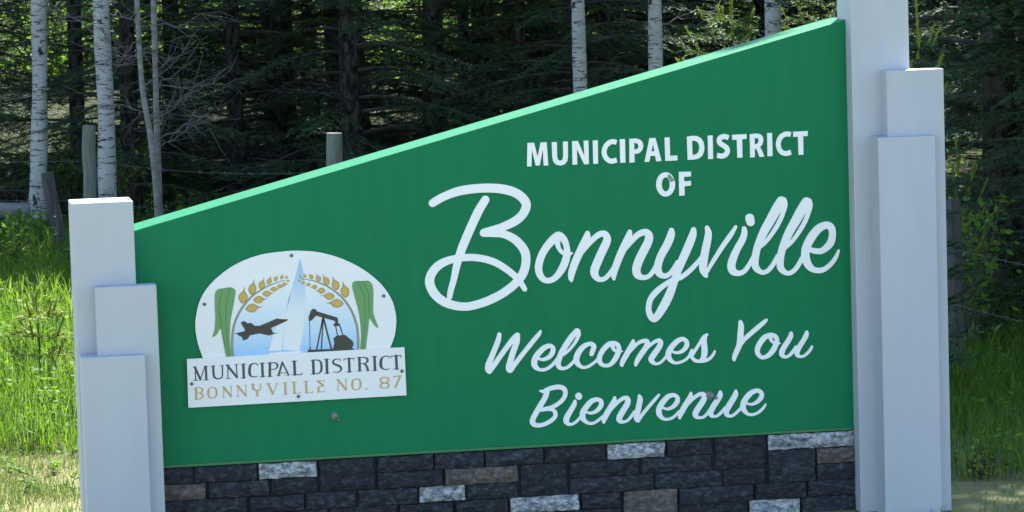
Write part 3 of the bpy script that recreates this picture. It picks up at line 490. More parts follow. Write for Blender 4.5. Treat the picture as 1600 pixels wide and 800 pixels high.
[-1260.4,688.7,6.2],[-1248,691.8,6.2],[-1242.4,701.7,4.9],[-1242.7,718.7,4.3]],[[-1261,688.7,9.9],[-1260.6,665.5,9.9]],[[-1289.5,718.1,3.1],[-1270.7,719.2,3.1]],[[-1249.4,719.1,
3.1],[-1236.8,719.9,3.1]],[[-1268.1,662.8,3.1],[-1251.1,664.4,3.1]]],[[[-1205.4,718.3,11.1],[-1185.6,669.3,11.1]],[[-1162.3,717.6,4.3],[-1185.6,669.3,4.3]],[[-1215.3,718.8,3.1],
[-1195.2,719,3.1]],[[-1170.6,718.3,3.1],[-1156.7,718.8,3.1]]],[[[-1124.3,718.7,10.5],[-1124.1,666,10.5]],[[-1136.7,719.3,3.1],[-1111.9,720.2,3.1]],[[-1135.5,664.5,3.1],[-1112.4,
665.4,3.1]]],[[[-1082,719.6,10.5],[-1080.8,666.9,10.5]],[[-1093.5,719.3,3.1],[-1068.7,720.4,3.1]],[[-1089.2,665.1,3.7],[-1053.7,665.4,3.7]],[[-1053.1,672.5,3.1],[-1053.1,665.1,
3.1]]],[[[-1023.3,719.6,10.5],[-1023.6,666.9,10.5]],[[-1034.7,720.2,3.1],[-1011.5,721.2,3.1]],[[-1030.5,665.1,3.7],[-993.9,666.6,3.7]],[[-993.4,673.7,3.1],[-993.3,666.3,3.1]]],
[[[-972.9,721,3.7],[-935.7,720.3,3.7]],[[-966.7,719.1,9.9],[-940.6,695.8,9.9]],[[-940.6,695.1,5.6],[-965.6,690.2,5.6]],[[-964,690.2,9.3],[-965.4,668.5,9.3]],[[-971.7,666.4,4.3],
[-936,667,4.3]],[[-935.8,719.7,3.1],[-936,712.6,3.1]],[[-935.5,674.1,3.1],[-935.4,666.9,3.1]]],[[[-868.5,719.3,4.3],[-871.2,668.2,4.3]],[[-869.4,720.3,10.5],[-832.3,671.8,10.5]],
[[-831.2,721.1,4.3],[-831.5,669.8,4.3]],[[-876.9,720.3,3.1],[-862.3,721.1,3.1]],[[-835.9,721.3,3.1],[-825,721.7,3.1]],[[-875.6,666.9,3.1],[-865,667.9,3.1]]],[[[-801.1,694.6,10.5],
[-795.8,713.9,7.4],[-780.1,720.3,5],[-764.7,714.5,7.4],[-760.7,694.4,10.6],[-765.4,675.1,7.5],[-781.8,668.2,5],[-797.8,674.6,7.4],[-801.1,694.6,10.5]]],[[[-734.2,670.6,9.3],[-733,
669.9,9.3]]],[[[-643.2,721.5,5],[-627.8,716.1,7.5],[-624,708.1,8.7],[-630,698.1,7.5],[-644.1,693.9,6.2],[-659.5,699.7,7.5],[-663.5,709.5,8.7],[-658.9,717.7,7.5],[-643.2,721.5,5]],
[[-644.1,693.9,6.2],[-626.9,687.4,8.1],[-624,679.1,9.3],[-629.9,671.1,7.5],[-645,668.4,5],[-659.8,672.6,7.5],[-664.4,682.2,9.3],[-659.8,689.7,8.1],[-644.1,693.9,6.2]]],[[[-598.6,
722.3,5.6],[-564.6,724.3,5.6]],[[-567.8,722.3,10],[-591.9,670,10]],[[-598.9,721.7,3.1],[-598.9,714.5,3.1]]]]},"Q":{"arch":[[[-1513.6,858.1],[-1534.5,931.9],[-1543.1,1005],[-1536.6,
1066.9],[-1516.6,1133.3],[-1478.2,1193.6],[-1414,1252.7],[-1329.5,1303.7],[-1224.8,1338.2],[-1110.3,1350.5],[-1027.2,1349.8],[-934,1337.2],[-831,1303.3],[-728.4,1246.4],[-647.1,
1174.8],[-597.2,1099.2],[-578.5,1030.3],[-577,977.9],[-587.5,915.6],[-613.7,854]]],"rect":[[[-1589.9,857.6],[-542,861.5],[-539.4,628],[-1591.8,623.5]]],"sky":[[[-1369.3,845.5],
[-1368.8,913.1],[-1362.8,964.8],[-1345,1026.3],[-1317,1082.1],[-1273.9,1128.8],[-1220.8,1163.6],[-1168,1189.2],[-1104.9,1210.1],[-1068.4,1215.6],[-1031.9,1219.1],[-980.4,1204.2],
[-919,1172.1],[-868.2,1133.2],[-817.8,1078.6],[-783.2,1019.5],[-764.5,955.8],[-758.9,903.3],[-762.9,846.9]]],"sail":[[[-1030.6,1312.6],[-1048.4,1251],[-1072.8,1179.4],[-1092.7,
1118],[-1107.7,1045.8],[-1119,963.1],[-1129.3,880.2],[-1085.8,872.8],[-1049.5,868.8],[-1033.5,937.9],[-1017.7,1031],[-1010.2,1124.4],[-1011.8,1197.3],[-1019.8,1265.3]],[[-1081.1,
1150.7],[-1107.3,1087.5],[-1141,1016.2],[-1174.7,945],[-1195.9,877.3],[-1134.7,874.2],[-1124.6,952.9],[-1108.8,1045.9]]],"hull":[[[-1199.5,865],[-1127.6,867.6],[-1033.9,868],
[-1048.9,857.3],[-1076.2,849.3],[-1180.3,848.4]]],"stem":[[[-1367.8,847.1,12.5],[-1371.4,916.7,12.4],[-1364,985.6,11.7],[-1346.1,1040.2,11.1],[-1313.1,1094,10.4],[-1269.9,1140.4,9],
[-1220.4,1172.6,7.6],[-1171.2,1194.5,5.5],[-1108.3,1212.3,3.5]],[[-766.2,851.2,12.6],[-764.1,913.9,12.6],[-768.9,976.9,11.8],[-787.7,1040.5,11.1],[-820.6,1097.8,10.4],[-860.9,
1141.5,9],[-908.4,1175,7.6],[-963.1,1200.5,5.5],[-1025.1,1215.3,3.5]]],"leaf":[[[-1445.2,1155.7],[-1432.5,1182.8],[-1406.2,1187],[-1371.6,1190.9],[-1347.8,1180.1],[-1346.6,1157.9],
[-1357.6,1103.1],[-1371.6,1041.4],[-1379.7,972.6],[-1380.4,917.1],[-1376.1,846.2],[-1399.5,847.4],[-1409.8,904.8],[-1418.1,960.6],[-1423.7,995.5],[-1440.5,968.7],[-1464.4,956],
[-1453.5,990.1],[-1447.3,1045.2],[-1447.3,1100.5]],[[-784.6,1172.6],[-772.1,1191.5],[-733.8,1191],[-702.4,1189.5],[-685.7,1167.9],[-682.7,1132.9],[-685.2,1077.3],[-684.8,1028.5],
[-664.7,961.3],[-688.5,979.9],[-705,1008.6],[-713.9,953.3],[-724.4,891],[-731.4,848.1],[-755.8,849.3],[-749.9,920.2],[-751.3,983],[-759.4,1053.1],[-774.7,1116.5]]],
"vein":[[[-1406.2,1185,3.4],[-1426.1,1113.3,3.4],[-1421.8,1043.9,3.5],[-1417,988.3,2.8],[-1402.9,904.4,2.8]],[[-1371.7,1188.1,3.4],[-1387.8,1125.3,3.4],[-1395.9,1056.5,3.5],[-1394,
959.4,2.8],[-1387.5,855.1,2.8]],[[-754.9,1185.1,3.5],[-729.4,1114.3,3.5],[-725,1037.5,3.5],[-733.4,954.2,2.8],[-743.7,857.1,2.8]],[[-733.9,1187.6,3.5],[-707.8,1134.1,3.5],[-706.4,
1071.4,3.5],[-706.4,1008.7,2.8]]],"jet":[[[-1326.6,1020.2],[-1307.9,1026],[-1294.6,1014.6],[-1276.1,1015.2],[-1259.8,1000.5],[-1236.7,999.4],[-1202.5,1011.6],[-1152.6,1030.1],
[-1137.3,1026.8],[-1095.8,1023.3],[-1106.9,1015.5],[-1181.9,985.2],[-1172,960.7],[-1145.8,962.5],[-1192.4,950],[-1238.1,962.4],[-1284.4,955.5],[-1295.8,939.1],[-1319.1,931.7],
[-1321.6,948.1],[-1338.1,956.7],[-1342.5,963.7],[-1360.8,967],[-1309.8,976.8],[-1306.5,982.8]]],"pump":[[[-1000.5,1026.6],[-989,1057.3],[-978.1,1069.3],[-960.9,1064.3],[-959.9,
1055.9],[-859.5,1019.7],[-857.7,991.1],[-850.8,990.7],[-851.2,979.6],[-880.4,979.7],[-880,991.5],[-873,992.5],[-874,1004.4],[-962,1033.8],[-965.6,1031.9],[-983.6,1014],[-997.7,
1007.7]],[[-883.9,919.9],[-868.1,933.1],[-826.2,935.2],[-789,901.2],[-787.5,883.7],[-797.1,866.8],[-786.6,869],[-787,855.8],[-1010,856.7],[-1009.4,872],[-887.7,870],[-879.7,
898.8]]],"pumpline":[[[-931.2,1019.7,7],[-966.4,869.8,7]],[[-929.8,1019.7,6.3],[-943.5,868.6,6.3]],[[-927.7,1019.6,8.3],[-894.7,868.2,8.4]],[[-995.6,1009,2.8],[-997.6,871.4,2.8]],
[[-997.2,882.5,6.3],[-997.6,871.4,6.3]],[[-871.8,985.5,4.9],[-862.6,931.4,4.9]],[[-852.3,986.6,5.6],[-836.8,931.5,5.6]]],"screw":[[-1071.1,1328.7],[-1496,1115.2],[-633.2,1113.5],
[-1571.6,737.5],[-558.2,746.7],[-1062.9,650.4]]},"grain":[[-1316,1109.4,-1301.2,1191.7,44.2],[-1271,1148.7,-1253,1226.1,38.7],[-1225.9,1174.2,-1205.8,1230.8,31.8],[-1188.5,1195.3,
-1171.7,1238.1,24.9],[-1156.8,1209,-1140.5,1239.4,19.4],[-1125.4,1216.6,-1114.1,1243.7,16.6],[-1102.5,1218.9,-1093.5,1237.2,12.5],[-1301.1,1083,-1215.1,1090.6,42.9],[-1262.3,1122.7,
-1190.9,1127.5,36],[-1217.7,1151.7,-1158.9,1151.6,30.4],[-1179,1170.6,-1130.5,1171.8,23.5],[-1147.3,1185,-1102.4,1183.6,19.4],[-1121.3,1195.6,-1089.6,1191.3,16.6],[-1100.1,1209.8,
-1080.8,1206.1,12.5],[-814.5,1112.8,-829,1196.9,43.1],[-855,1151.6,-879,1222.2,37.5],[-897.9,1178,-925.8,1233.5,31.9],[-938.9,1197.3,-956.9,1237.7,25],[-973.2,1210.7,-990.8,1241.4,
20.8],[-1005.5,1219.2,-1017.1,1242.6,15.2],[-1029.1,1218.9,-1038,1240.1,11.1],[-828,1085.6,-916.8,1094.1,43.1],[-869.9,1122.4,-941.3,1130.1,36.1],[-914.1,1152.4,-964.7,1154.8,30.5],
[-951.6,1173.6,-988.4,1171.9,23.6],[-983,1187.6,-1013.7,1183.5,19.4],[-1010.4,1198.6,-1034.2,1191.4,15.2],[-1030.8,1208.6,-1050.4,1204.7,11.1]],"stones":[[-1830,-1579,0,"d"],[-1576,
-1274,0,"d"],[-1265,-984,0,"w"],[-971,-701,0,"T"],[-688,-419,0,"d"],[-410,-168,0,"d"],[-162,123,0,"d"],[132,434,0,"d"],[443,728,0,"w"],[740,965,0,"d"],[981,1236,0,"T"],[1249,1684,0,
"w"],[-1830,-1520,1,"b"],[-1508,-1219,1,"d"],[-1206,-987,1,"d"],[-691,-375,1,"d"],[-362,-3,1,"b"],[9,241,1,"T"],[253,597,1,"d"],[610,963,1,"d"],[1247,1484,1,"T"],[1493,1684,1,"b"],
[-1830,-1327,2,"d"],[-1314,-1054,2,"d"],[-1042,-797,2,"d"],[-787,-500,2,"d"],[-490,-264,2,"w"],[-255,-6,2,"d"],[251,669,2,"d"],[678,1013,2,"d"],[1022,1232,2,"d"],[1492,1684,2,"d"],
[-1830,-1502,3,"d"],[-1493,-1194,3,"d"],[-1181,-939,3,"d"],[-927,-600,3,"d"],[-587,-327,3,"d"],[-314,-59,3,"d"],[-46,296,3,"w"],[309,500,3,"d"],[516,785,3,"U"],[795,1165,3,"d"],
[1178,1434,3,"d"],[1444,1684,3,"d"],[-1830,-1413,4,"d"],[-1403,-1119,4,"b"],[-1110,-855,4,"d"],[-846,-543,4,"d"],[-530,-354,4,"w"],[-345,-39,4,"d"],[-30,214,4,"d"],[224,501,4,"d"],
[793,1138,4,"d"],[1147,1400,4,"w"],[1410,1684,4,"d"]]}


def catmull(P, sub=6):
    P = np.asarray(P, float)
    if len(P) < 3: return P
    closed = np.allclose(P[0][:2], P[-1][:2])
    E = np.vstack([P[-2] if closed else 2 * P[0] - P[1], P, P[1] if closed else 2 * P[-1] - P[-2]])
    out = []
    for k in range(1, len(E) - 2):
        p0, p1, p2, p3 = E[k - 1:k + 3]
        for t in np.linspace(0, 1, sub, endpoint=False):
            out.append(.5 * (2 * p1 + (p2 - p0) * t + (2 * p0 - 5 * p1 + 4 * p2 - p3) * t * t + (3 * p1 - p0 - 3 * p2 + p3) * t ** 3))
    out.append(P[-1])
    return np.array(out)


def stroke_field(strokes, step, pad):
    pts = [catmull(s) for s in strokes]
    A = np.vstack(pts)
    pad += A[:, 2].max() / 2
    x0, z0 = A[:, 0].min() - pad, A[:, 1].min() - pad
    nx = int((A[:, 0].max() + pad - x0) / step) + 2; nz = int((A[:, 1].max() + pad - z0) / step) + 2
    F = np.full((nx, nz), 99.0)
    for P in pts:
        for p, q in zip(P[:-1], P[1:]):
            rm = max(p[2], q[2]) / 2 + 3 * step
            a0 = max(0, int((min(p[0], q[0]) - rm - x0) / step)); a1 = min(nx, int((max(p[0], q[0]) + rm - x0) / step) + 2)
            b0 = max(0, int((min(p[1], q[1]) - rm - z0) / step)); b1 = min(nz, int((max(p[1], q[1]) + rm - z0) / step) + 2)
            gx, gz = np.meshgrid(x0 + np.arange(a0, a1) * step, z0 + np.arange(b0, b1) * step, indexing='ij')
            dx, dz = q[0] - p[0], q[1] - p[1]
            t = np.clip(((gx - p[0]) * dx + (gz - p[1]) * dz) / (dx * dx + dz * dz + 1e-9), 0, 1)
            d = np.hypot(gx - p[0] - t * dx, gz - p[1] - t * dz) - (p[2] + (q[2] - p[2]) * t) / 2
            F[a0:a1, b0:b1] = np.minimum(F[a0:a1, b0:b1], d)
    return F, x0, z0


def contours(F, x0, z0, step):
    """closed outlines of F < 0 by marching squares"""
    ins = F < 0
    seg = {}
    code = ins[:-1, :-1] * 1 + ins[1:, :-1] * 2 + ins[1:, 1:] * 4 + ins[:-1, 1:] * 8
    E = {1: [(3, 0)], 2: [(0, 1)], 3: [(3, 1)], 4: [(1, 2)], 5: [(3, 2), (1, 0)], 6: [(0, 2)], 7: [(3, 2)], 8: [(2, 3)], 9: [(2, 0)], 10: [(0, 3), (2, 1)], 11: [(2, 1)], 12: [(1, 3)], 13: [(1, 0)], 14: [(0, 3)]}
    def key(i, j, e): return ((i, j, 0), (i + 1, j, 1), (i, j + 1, 0), (i, j, 1))[e]
    for i, j in zip(*np.nonzero((code > 0) & (code < 15))):
        for a, b in E[int(code[i, j])]: seg[key(i, j, a)] = key(i, j, b)
    def pos(k):
        i, j, h = k
        if h == 0: f0, f1 = F[i, j], F[i + 1, j]; t = f0 / (f0 - f1); return (x0 + (i + t) * step, z0 + j * step)
        f0, f1 = F[i, j], F[i, j + 1]; t = f0 / (f0 - f1); return (x0 + i * step, z0 + (j + t) * step)
    loops = []
    while seg:
        k = next(iter(seg)); L = []
        while k in seg:
            L.append(pos(k)); k = seg.pop(k)
        if len(L) > 5: loops.append(np.array(L))
    return loops


def thin(L, tol):
    """drop points that add nothing to the outline"""
    keep = [0]
    n = len(L)
    k = 0
    while k < n - 1:
        e = min(n - 1, k + 12)
        while e > k + 1:
            p, q = L[k], L[e]; d = q - p; ln = np.hypot(*d) + 1e-9
            mid = L[k + 1:e]
            if (np.abs((mid[:, 0] - p[0]) * d[1] - (mid[:, 1] - p[1]) * d[0]) / ln).max() <= tol: break
            e -= 1
        keep.append(e); k = e
    return L[keep[:-1]] if len(keep) > 4 else L


def area(L): return .5 * np.sum(L[:, 0] * np.roll(L[:, 1], -1) - np.roll(L[:, 0], -1) * L[:, 1])


def inside(p, L):
    x, z = p; r = False; n = len(L); j = n - 1
    for i in range(n):
        if (L[i][1] > z) != (L[j][1] > z) and x < (L[j][0] - L[i][0]) * (z - L[i][1]) / (L[j][1] - L[i][1]) + L[i][0]: r = not r
        j = i
    return r


def flat_mesh(name, loops, depth, y, material):
    """solid plate from outlines in mm (x, z); front face at y, thickness depth behind it"""
    pts, edges, n0 = [], [], 0
    for L in loops:
        k = len(L)
        pts += [Vector((p[0] / 1000, p[1] / 1000)) for p in L]
        edges += [(n0 + i, n0 + (i + 1) % k) for i in range(k)]
        n0 += k
    vo, eo, fo, _, _, _ = geometry.delaunay_2d_cdt(pts, edges, [], 0, 1e-6)
    T = np.array([f for f in fo], int)
    V2 = np.array([(v.x, v.y) for v in vo])
    c = V2[T].mean(1)
    odd = np.zeros(len(T), bool)
    for L in loops:
        A = np.array([(p[0] / 1000, p[1] / 1000) for p in L]); B = np.roll(A, -1, 0)
        cond = (A[None, :, 1] > c[:, None, 1]) != (B[None, :, 1] > c[:, None, 1])
        dz = B[:, 1] - A[:, 1]
        xi = (B[:, 0] - A[:, 0])[None] * (c[:, None, 1] - A[None, :, 1]) / np.where(np.abs(dz) < 1e-12, 1e-12, dz)[None] + A[None, :, 0]
        odd ^= (np.sum(cond & (c[:, None, 0] < xi), 1) % 2 == 1)
    T = T[odd]
    n = len(V2)
    V = np.vstack([np.stack([V2[:, 0], np.full(n, y), V2[:, 1]], 1), np.stack([V2[:, 0], np.full(n, y + depth), V2[:, 1]], 1)])
    # wall quads on the outline edges
    cnt = {}
    for tri in T:
        for i in range(3):
            e = (int(tri[i]), int(tri[(i + 1) % 3]))
            if e[::-1] in cnt: del cnt[e[::-1]]
            else: cnt[e] = 1
    Q_ = np.array([(p, p + n, q + n, q) for p, q in cnt], int).reshape(-1, 4)
    return mesh_np(name, V, [T, Q_], material)


def stroke_parts(strokes, step, tol):
    F, x0, z0 = stroke_field(strokes, step, 12)
    loops = [thin(l, tol) for l in contours(F, x0, z0, step)]
    big = max(loops, key=lambda l: abs(area(l)))
    sgn = math.copysign(1, area(big))
    outer = [l for l in loops if area(l) * sgn > 0]
    holes = [l for l in loops if area(l) * sgn < 0]
    return [[o] + [h for h in holes if inside(h[0], o)] for o in outer]


# ------------------------------------------------------------------ the sign
sign = empty('welcome_sign', (0, 0, 0))
tag(sign, 'large green municipal welcome sign with white lettering, stepped grey pillars and stone base', 'sign')
ZB = .347                                   # lower edge of the panel
PT = .32                                    # panel thickness
zs = lambda x: 1.482 + (x + 1.8106) * (2.3568 - 1.482) / (1.6828 + 1.8106)
bm = bmesh.new()
prof = [(-1.835, ZB), (1.70, ZB), (1.70, zs(1.70)), (-1.835, zs(-1.835))]
fr = [bm.verts.new((x, 0, z)) for x, z in prof]; bk = [bm.verts.new((x, PT, z)) for x, z in prof]
bm.faces.new(fr); bm.faces.new(bk[::-1])
for k in range(4): bm.faces.new((fr[k], bk[k], bk[(k + 1) % 4], fr[(k + 1) % 4]))
bmesh.ops.recalc_face_normals(bm, faces=bm.faces[:])
bmesh.ops.bevel(bm, geom=bm.edges[:], offset=.004, segments=2, affect='EDGES', profile=.5)
me = bpy.data.meshes.new('panel'); bm.to_mesh(me); bm.free(); me.materials.append(M['green'])
panel = link('panel', me, sign)
link('bottom_trim', box_mesh('bottom_trim', (-1.80, -.008, ZB - .010), (1.684, .03, ZB + .003), M['trim'], .002), panel)

LY = -.006                                  # letters stand 6 mm proud
for wname, strokes in DATA['W'].items():
    for part in stroke_parts(strokes, 1.6, .22):
        tiny = abs(area(part[0])) < 4200
        link('letter_dot' if tiny else 'letter', flat_mesh('letter', part, .007, LY, M['letter']), panel)
for outer, hole, rib in DATA['L']:
    if rib:
        P = catmull(rib, 5); T = np.gradient(P[:, :2], axis=0); T /= np.linalg.norm(T, axis=1)[:, None]
        Nn = np.stack([-T[:, 1], T[:, 0]], 1) * P[:, 2:3] / 2
        loops = [np.vstack([P[:, :2] + Nn, (P[:, :2] - Nn)[::-1]])]
    else:
        loops = [outer] + ([hole] if hole else [])
    link('letter', flat_mesh('letter', loops, .007, LY, M['letter']), panel)
tag(link('worn_patch', flat_mesh('worn_patch', [DATA['patch']], .002, LY - .0008, M['worn']), panel), 'grey-green worn patch on the letter O')

# pillars: a tall post with two stepped blocks in front
def pillar(posts):
    (x0, x1, zt), (a0, a1, zm), (b0, b1, zf) = posts
    p = link('pillar', box_mesh('pillar', (x0, -.098, GZ - .3), (x1, .16, zt), M['pillar'], .005), sign)
    link('pillar_block', box_mesh('pillar_block', (a0, -.195, GZ - .3), (a1, -.0975, zm), M['pillar'], .005), p)
    link('pillar_block', box_mesh('pillar_block', (b0, -.262, GZ - .3), (b1, -.0970, zf), M['pillar'], .005), p)


pillar([(-2.112, -1.822, 1.63), (-2.022, -1.734, 1.238), (-2.105, -1.805, .917)])
pillar([(1.686, 1.977, 2.74), (1.832, 2.120, 2.111), (1.766, 2.052, 1.792)])

# stone base
base = link('stone_base', box_mesh('stone_base', (-1.83, .012, GZ - .25), (1.684, .27, ZB - .012), M['mortar'], 0), sign)
RH = (ZB - .010 - GZ) / 5
rng = random.Random(8)
for X0, X1, ri, kk in DATA['stones']:
    X0 /= 1000; X1 /= 1000
    z1 = ZB - .012 - ri * RH - .002
    z0 = z1 - RH * (2 if kk in 'TU' else 1) + .004
    if ri == 4: z0 = GZ - .06
    X0 += .0022; X1 -= .0022
    z0 += rng.uniform(-.002, .002); z1 += rng.uniform(-.003, .0)
    nx = max(4, int((X1 - X0) / .026)); nz = 6 if kk in 'TU' else 3
    proud = rng.uniform(.016, .036)
    off = rng.uniform(0, 50)
    V = []; F = []
    for ix in range(nx + 1):
        for iz in range(nz + 1):
            u, w = ix / nx, iz / nz
            edge = min(u * (X1 - X0), (1 - u) * (X1 - X0), w * (z1 - z0), (1 - w) * (z1 - z0))
            nn = noise.noise(Vector((X0 * 3 + u * (X1 - X0) * 18 + off, off, w * (z1 - z0) * 26)))
            n2_ = noise.noise(Vector((off * 2, ix * 2.3, iz * 2.9)))
            y = .012 - proud - (.013 * nn + .009 * n2_ if edge > .001 else -.009 + .006 * n2_)
            jx = .006 * noise.noise(Vector((off, ix * .9, iz * 1.7))) if 0 < ix < nx else .004 * n2_
            jz = .006 * noise.noise(Vector((ix * 1.3, off, iz * .7)))
            V.append((X0 + u * (X1 - X0) + jx, y, z0 + w * (z1 - z0) + jz))
    k1 = nz + 1
    for ix in range(nx):
        for iz in range(nz): F.append((ix * k1 + iz, (ix + 1) * k1 + iz, (ix + 1) * k1 + iz + 1, ix * k1 + iz + 1))
    ring = [ix * k1 for ix in range(nx + 1)] + [nx * k1 + iz for iz in range(1, nz + 1)] + [ix * k1 + nz for ix in range(nx - 1, -1, -1)] + [iz for iz in range(nz - 1, 0, -1)]
    nb = len(V)
    for q in ring: V.append((V[q][0], .02, V[q][2]))
    for k in range(len(ring)):
        F.append((ring[k], nb + k, nb + (k + 1) % len(ring), ring[(k + 1) % len(ring)]))
    mm = {'w': M['stone_light'], 'b': M['stone_brown'], 'U': M['stone_brown']}.get(kk) or rng.choice([M['stone_dark'], M['stone_dark2']])
    me = mesh_np('stone', V, np.array(F), mm)
    bmm = bmesh.new(); bmm.from_mesh(me); bmesh.ops.recalc_face_normals(bmm, faces=bmm.faces[:]); bmm.to_mesh(me); bmm.free()
    link('stone', me, base)

# logo plate
Q = DATA['Q']
arch = [list(p[:2]) for p in catmull([p + [0] for p in Q['arch'][0]], 5)]
logo = link('logo_plate', flat_mesh('logo_plate', [arch], .008, -.012, M['plate']), sign)
link('name_plate', flat_mesh('name_plate', Q['rect'], .012, -.020, M['plate']), logo)


def smooth(L, sub=4):
    P = [list(p[:2]) + [0] for p in L]; P.append(P[0])
    return catmull(P, sub)[:-1, :2]


yy = -.0128
link('sky_print', flat_mesh('sky_print', [smooth(Q['sky'][0], 1)], .002, yy, M['print_sky']), logo)
for s in Q['sail']: link('sail', flat_mesh('sail', [s], .002, yy - .0006, M['print_sail']), logo)
link('boat_hull', flat_mesh('boat_hull', Q['hull'], .002, yy - .0009, M['plate']), logo)
for s in Q['stem']: link('wheat_stem', flat_mesh('wheat_stem', stroke_parts([s], .8, .1)[0], .002, yy - .0006, M['print_stem']), logo)
for gx0, gz0, gx1, gz1, w in DATA['grain']:
    A = np.array([gx0, gz0]); B = np.array([gx1, gz1]); d = B - A; nrm = np.array([-d[1], d[0]]) / np.hypot(*d)
    pr = [(0, 0), (.1, .27), (.25, .45), (.4, .5), (.53, .42), (.64, .24), (.74, .08), (1, 0)]
    for k, (mt, gr) in enumerate(((M['print_outline'], 1.0), (M['print_grain'], .80))):
        c0 = A + d * .38
        R_ = [A + d * t + nrm * w * h for t, h in pr] + [A + d * t - nrm * w * h for t, h in pr[-2:0:-1]]
        if k: R_ = [c0 + (p - c0) * (gr if abs(np.dot(p - c0, d)) < .4 * np.dot(d, d) else .45) for p in R_]
        if k == 0: go = link('wheat_grain', flat_mesh('wheat_grain', [R_], .002, yy - .0009, mt), logo)
        else: link('grain_fill', flat_mesh('grain_fill', [R_], .002, yy - .0014, mt), logo)
for s in Q['leaf']: link('corn_leaf', flat_mesh('corn_leaf', [smooth(s, 3)], .002, yy - .0006, M['print_leaf']), logo)
for s in Q['vein']: link('leaf_vein', flat_mesh('leaf_vein', stroke_parts([s], .6, .1)[0], .002, yy - .0011, M['print_vein']), logo)
link('jet', flat_mesh('jet', Q['jet'], .002, yy - .0017, M['print_olive']), logo)
for s in Q['pump']: link('pumpjack', flat_mesh('pumpjack', [s], .002, yy - .0014, M['print_olive']), logo)
for s in Q['pumpline']: link('pumpjack_leg', flat_mesh('pumpjack_leg', stroke_parts([s], .6, .1)[0], .002, yy - .0009, M['print_olive']), logo)
for key, mt in (('dark', 'print_dark'), ('gold', 'print_gold')):
    for st in DATA['G'][key]:
        for part in stroke_parts(st, .9, .1): link('letter', flat_mesh('letter', part, .002, -.0208, M[mt]), logo)
for x, z in Q['screw']:
    yb = -.0235 if z < 800 else -.0155
    link('screw', flat_mesh('screw', [[(x + 8.5 * math.cos(t), z + 8.5 * math.sin(t)) for t in np.linspace(0, 2 * math.pi, 12, endpoint=False)]], .004, yb, M['screw']), logo)

# little mud nests left on the panel
def mud_nest(loc, r, tail, label, seed):
    bm = bmesh.new()
    bmesh.ops.create_icosphere(bm, subdivisions=3, radius=1)
    for v in bm.verts:
        k = 1 + .35 * noise.noise(v.co * 2.1 + Vector((seed, 0, 0)))
        v.co = Vector((v.co.x * r * k, v.co.y * r * .55 * k, v.co.z * r * k))
    q = bmesh.ops.create_icosphere(bm, subdivisions=2, radius=r * .42)
    for v in q['verts']: v.co = v.co + Vector(tail)
    me = bpy.data.meshes.new('mud_nest'); bm.to_mesh(me); bm.free(); me.materials.append(M['mud'])
    tag(link('mud_nest', me, None, loc), label, 'nest', 'mud nests on the sign')


mud_nest((-0.8917, -.004, 0.5435), .017, (.021, -.004, -.018), 'small grey mud nest on green panel below the logo plate', 1.7)
mud_nest((0.9615, -.004, 0.5448), .019, (.030, -.006, -.012), 'small grey mud nest on the last word, beside its second n', 5.2)

# ------------------------------------------------------------------ trees
UPZ = np.array([0, 0, 1.0])


def unit(v): return v / (np.linalg.norm(v) + 1e-9)


def needle_twig(mb, P, big, dens, rs):
    """needle sprays along a twig P (n,3)"""
    seg = np.diff(P, axis=0); ln = np.linalg.norm(seg, axis=1); tot = ln.sum()
    n = max(3, int(tot / dens))
    t = np.linspace(.02, 1, n) * (len(P) - 1)
    i = np.minimum(t.astype(int), len(P) - 2); f = (t - i)[:, None]
    B = P[i] * (1 - f) + P[i + 1] * f
    D = seg[i] / (ln[i][:, None] + 1e-9)
    side = np.cross(D, UPZ); side /= np.linalg.norm(side, axis=1)[:, None] + 1e-9
    for sg in (1, -1):
        d = D * .75 + side * sg * .62 + rs.normal(scale=.16, size=D.shape); d[:, 2] += .05
        d /= np.linalg.norm(d, axis=1)[:, None]
        mb.blades(B, d, big * rs.uniform(.7, 1.25, n), big * (.20 if big < .09 else .50), side=np.cross(d, UPZ) + rs.normal(scale=.35, size=d.shape))
    if big < .09:
        d = D * .8 + rs.normal(scale=.35, size=D.shape) + UPZ * .25
        d /= np.linalg.norm(d, axis=1)[:, None]
        mb.blades(B, d, big * rs.uniform(.6, 1.1, n), big * .18)


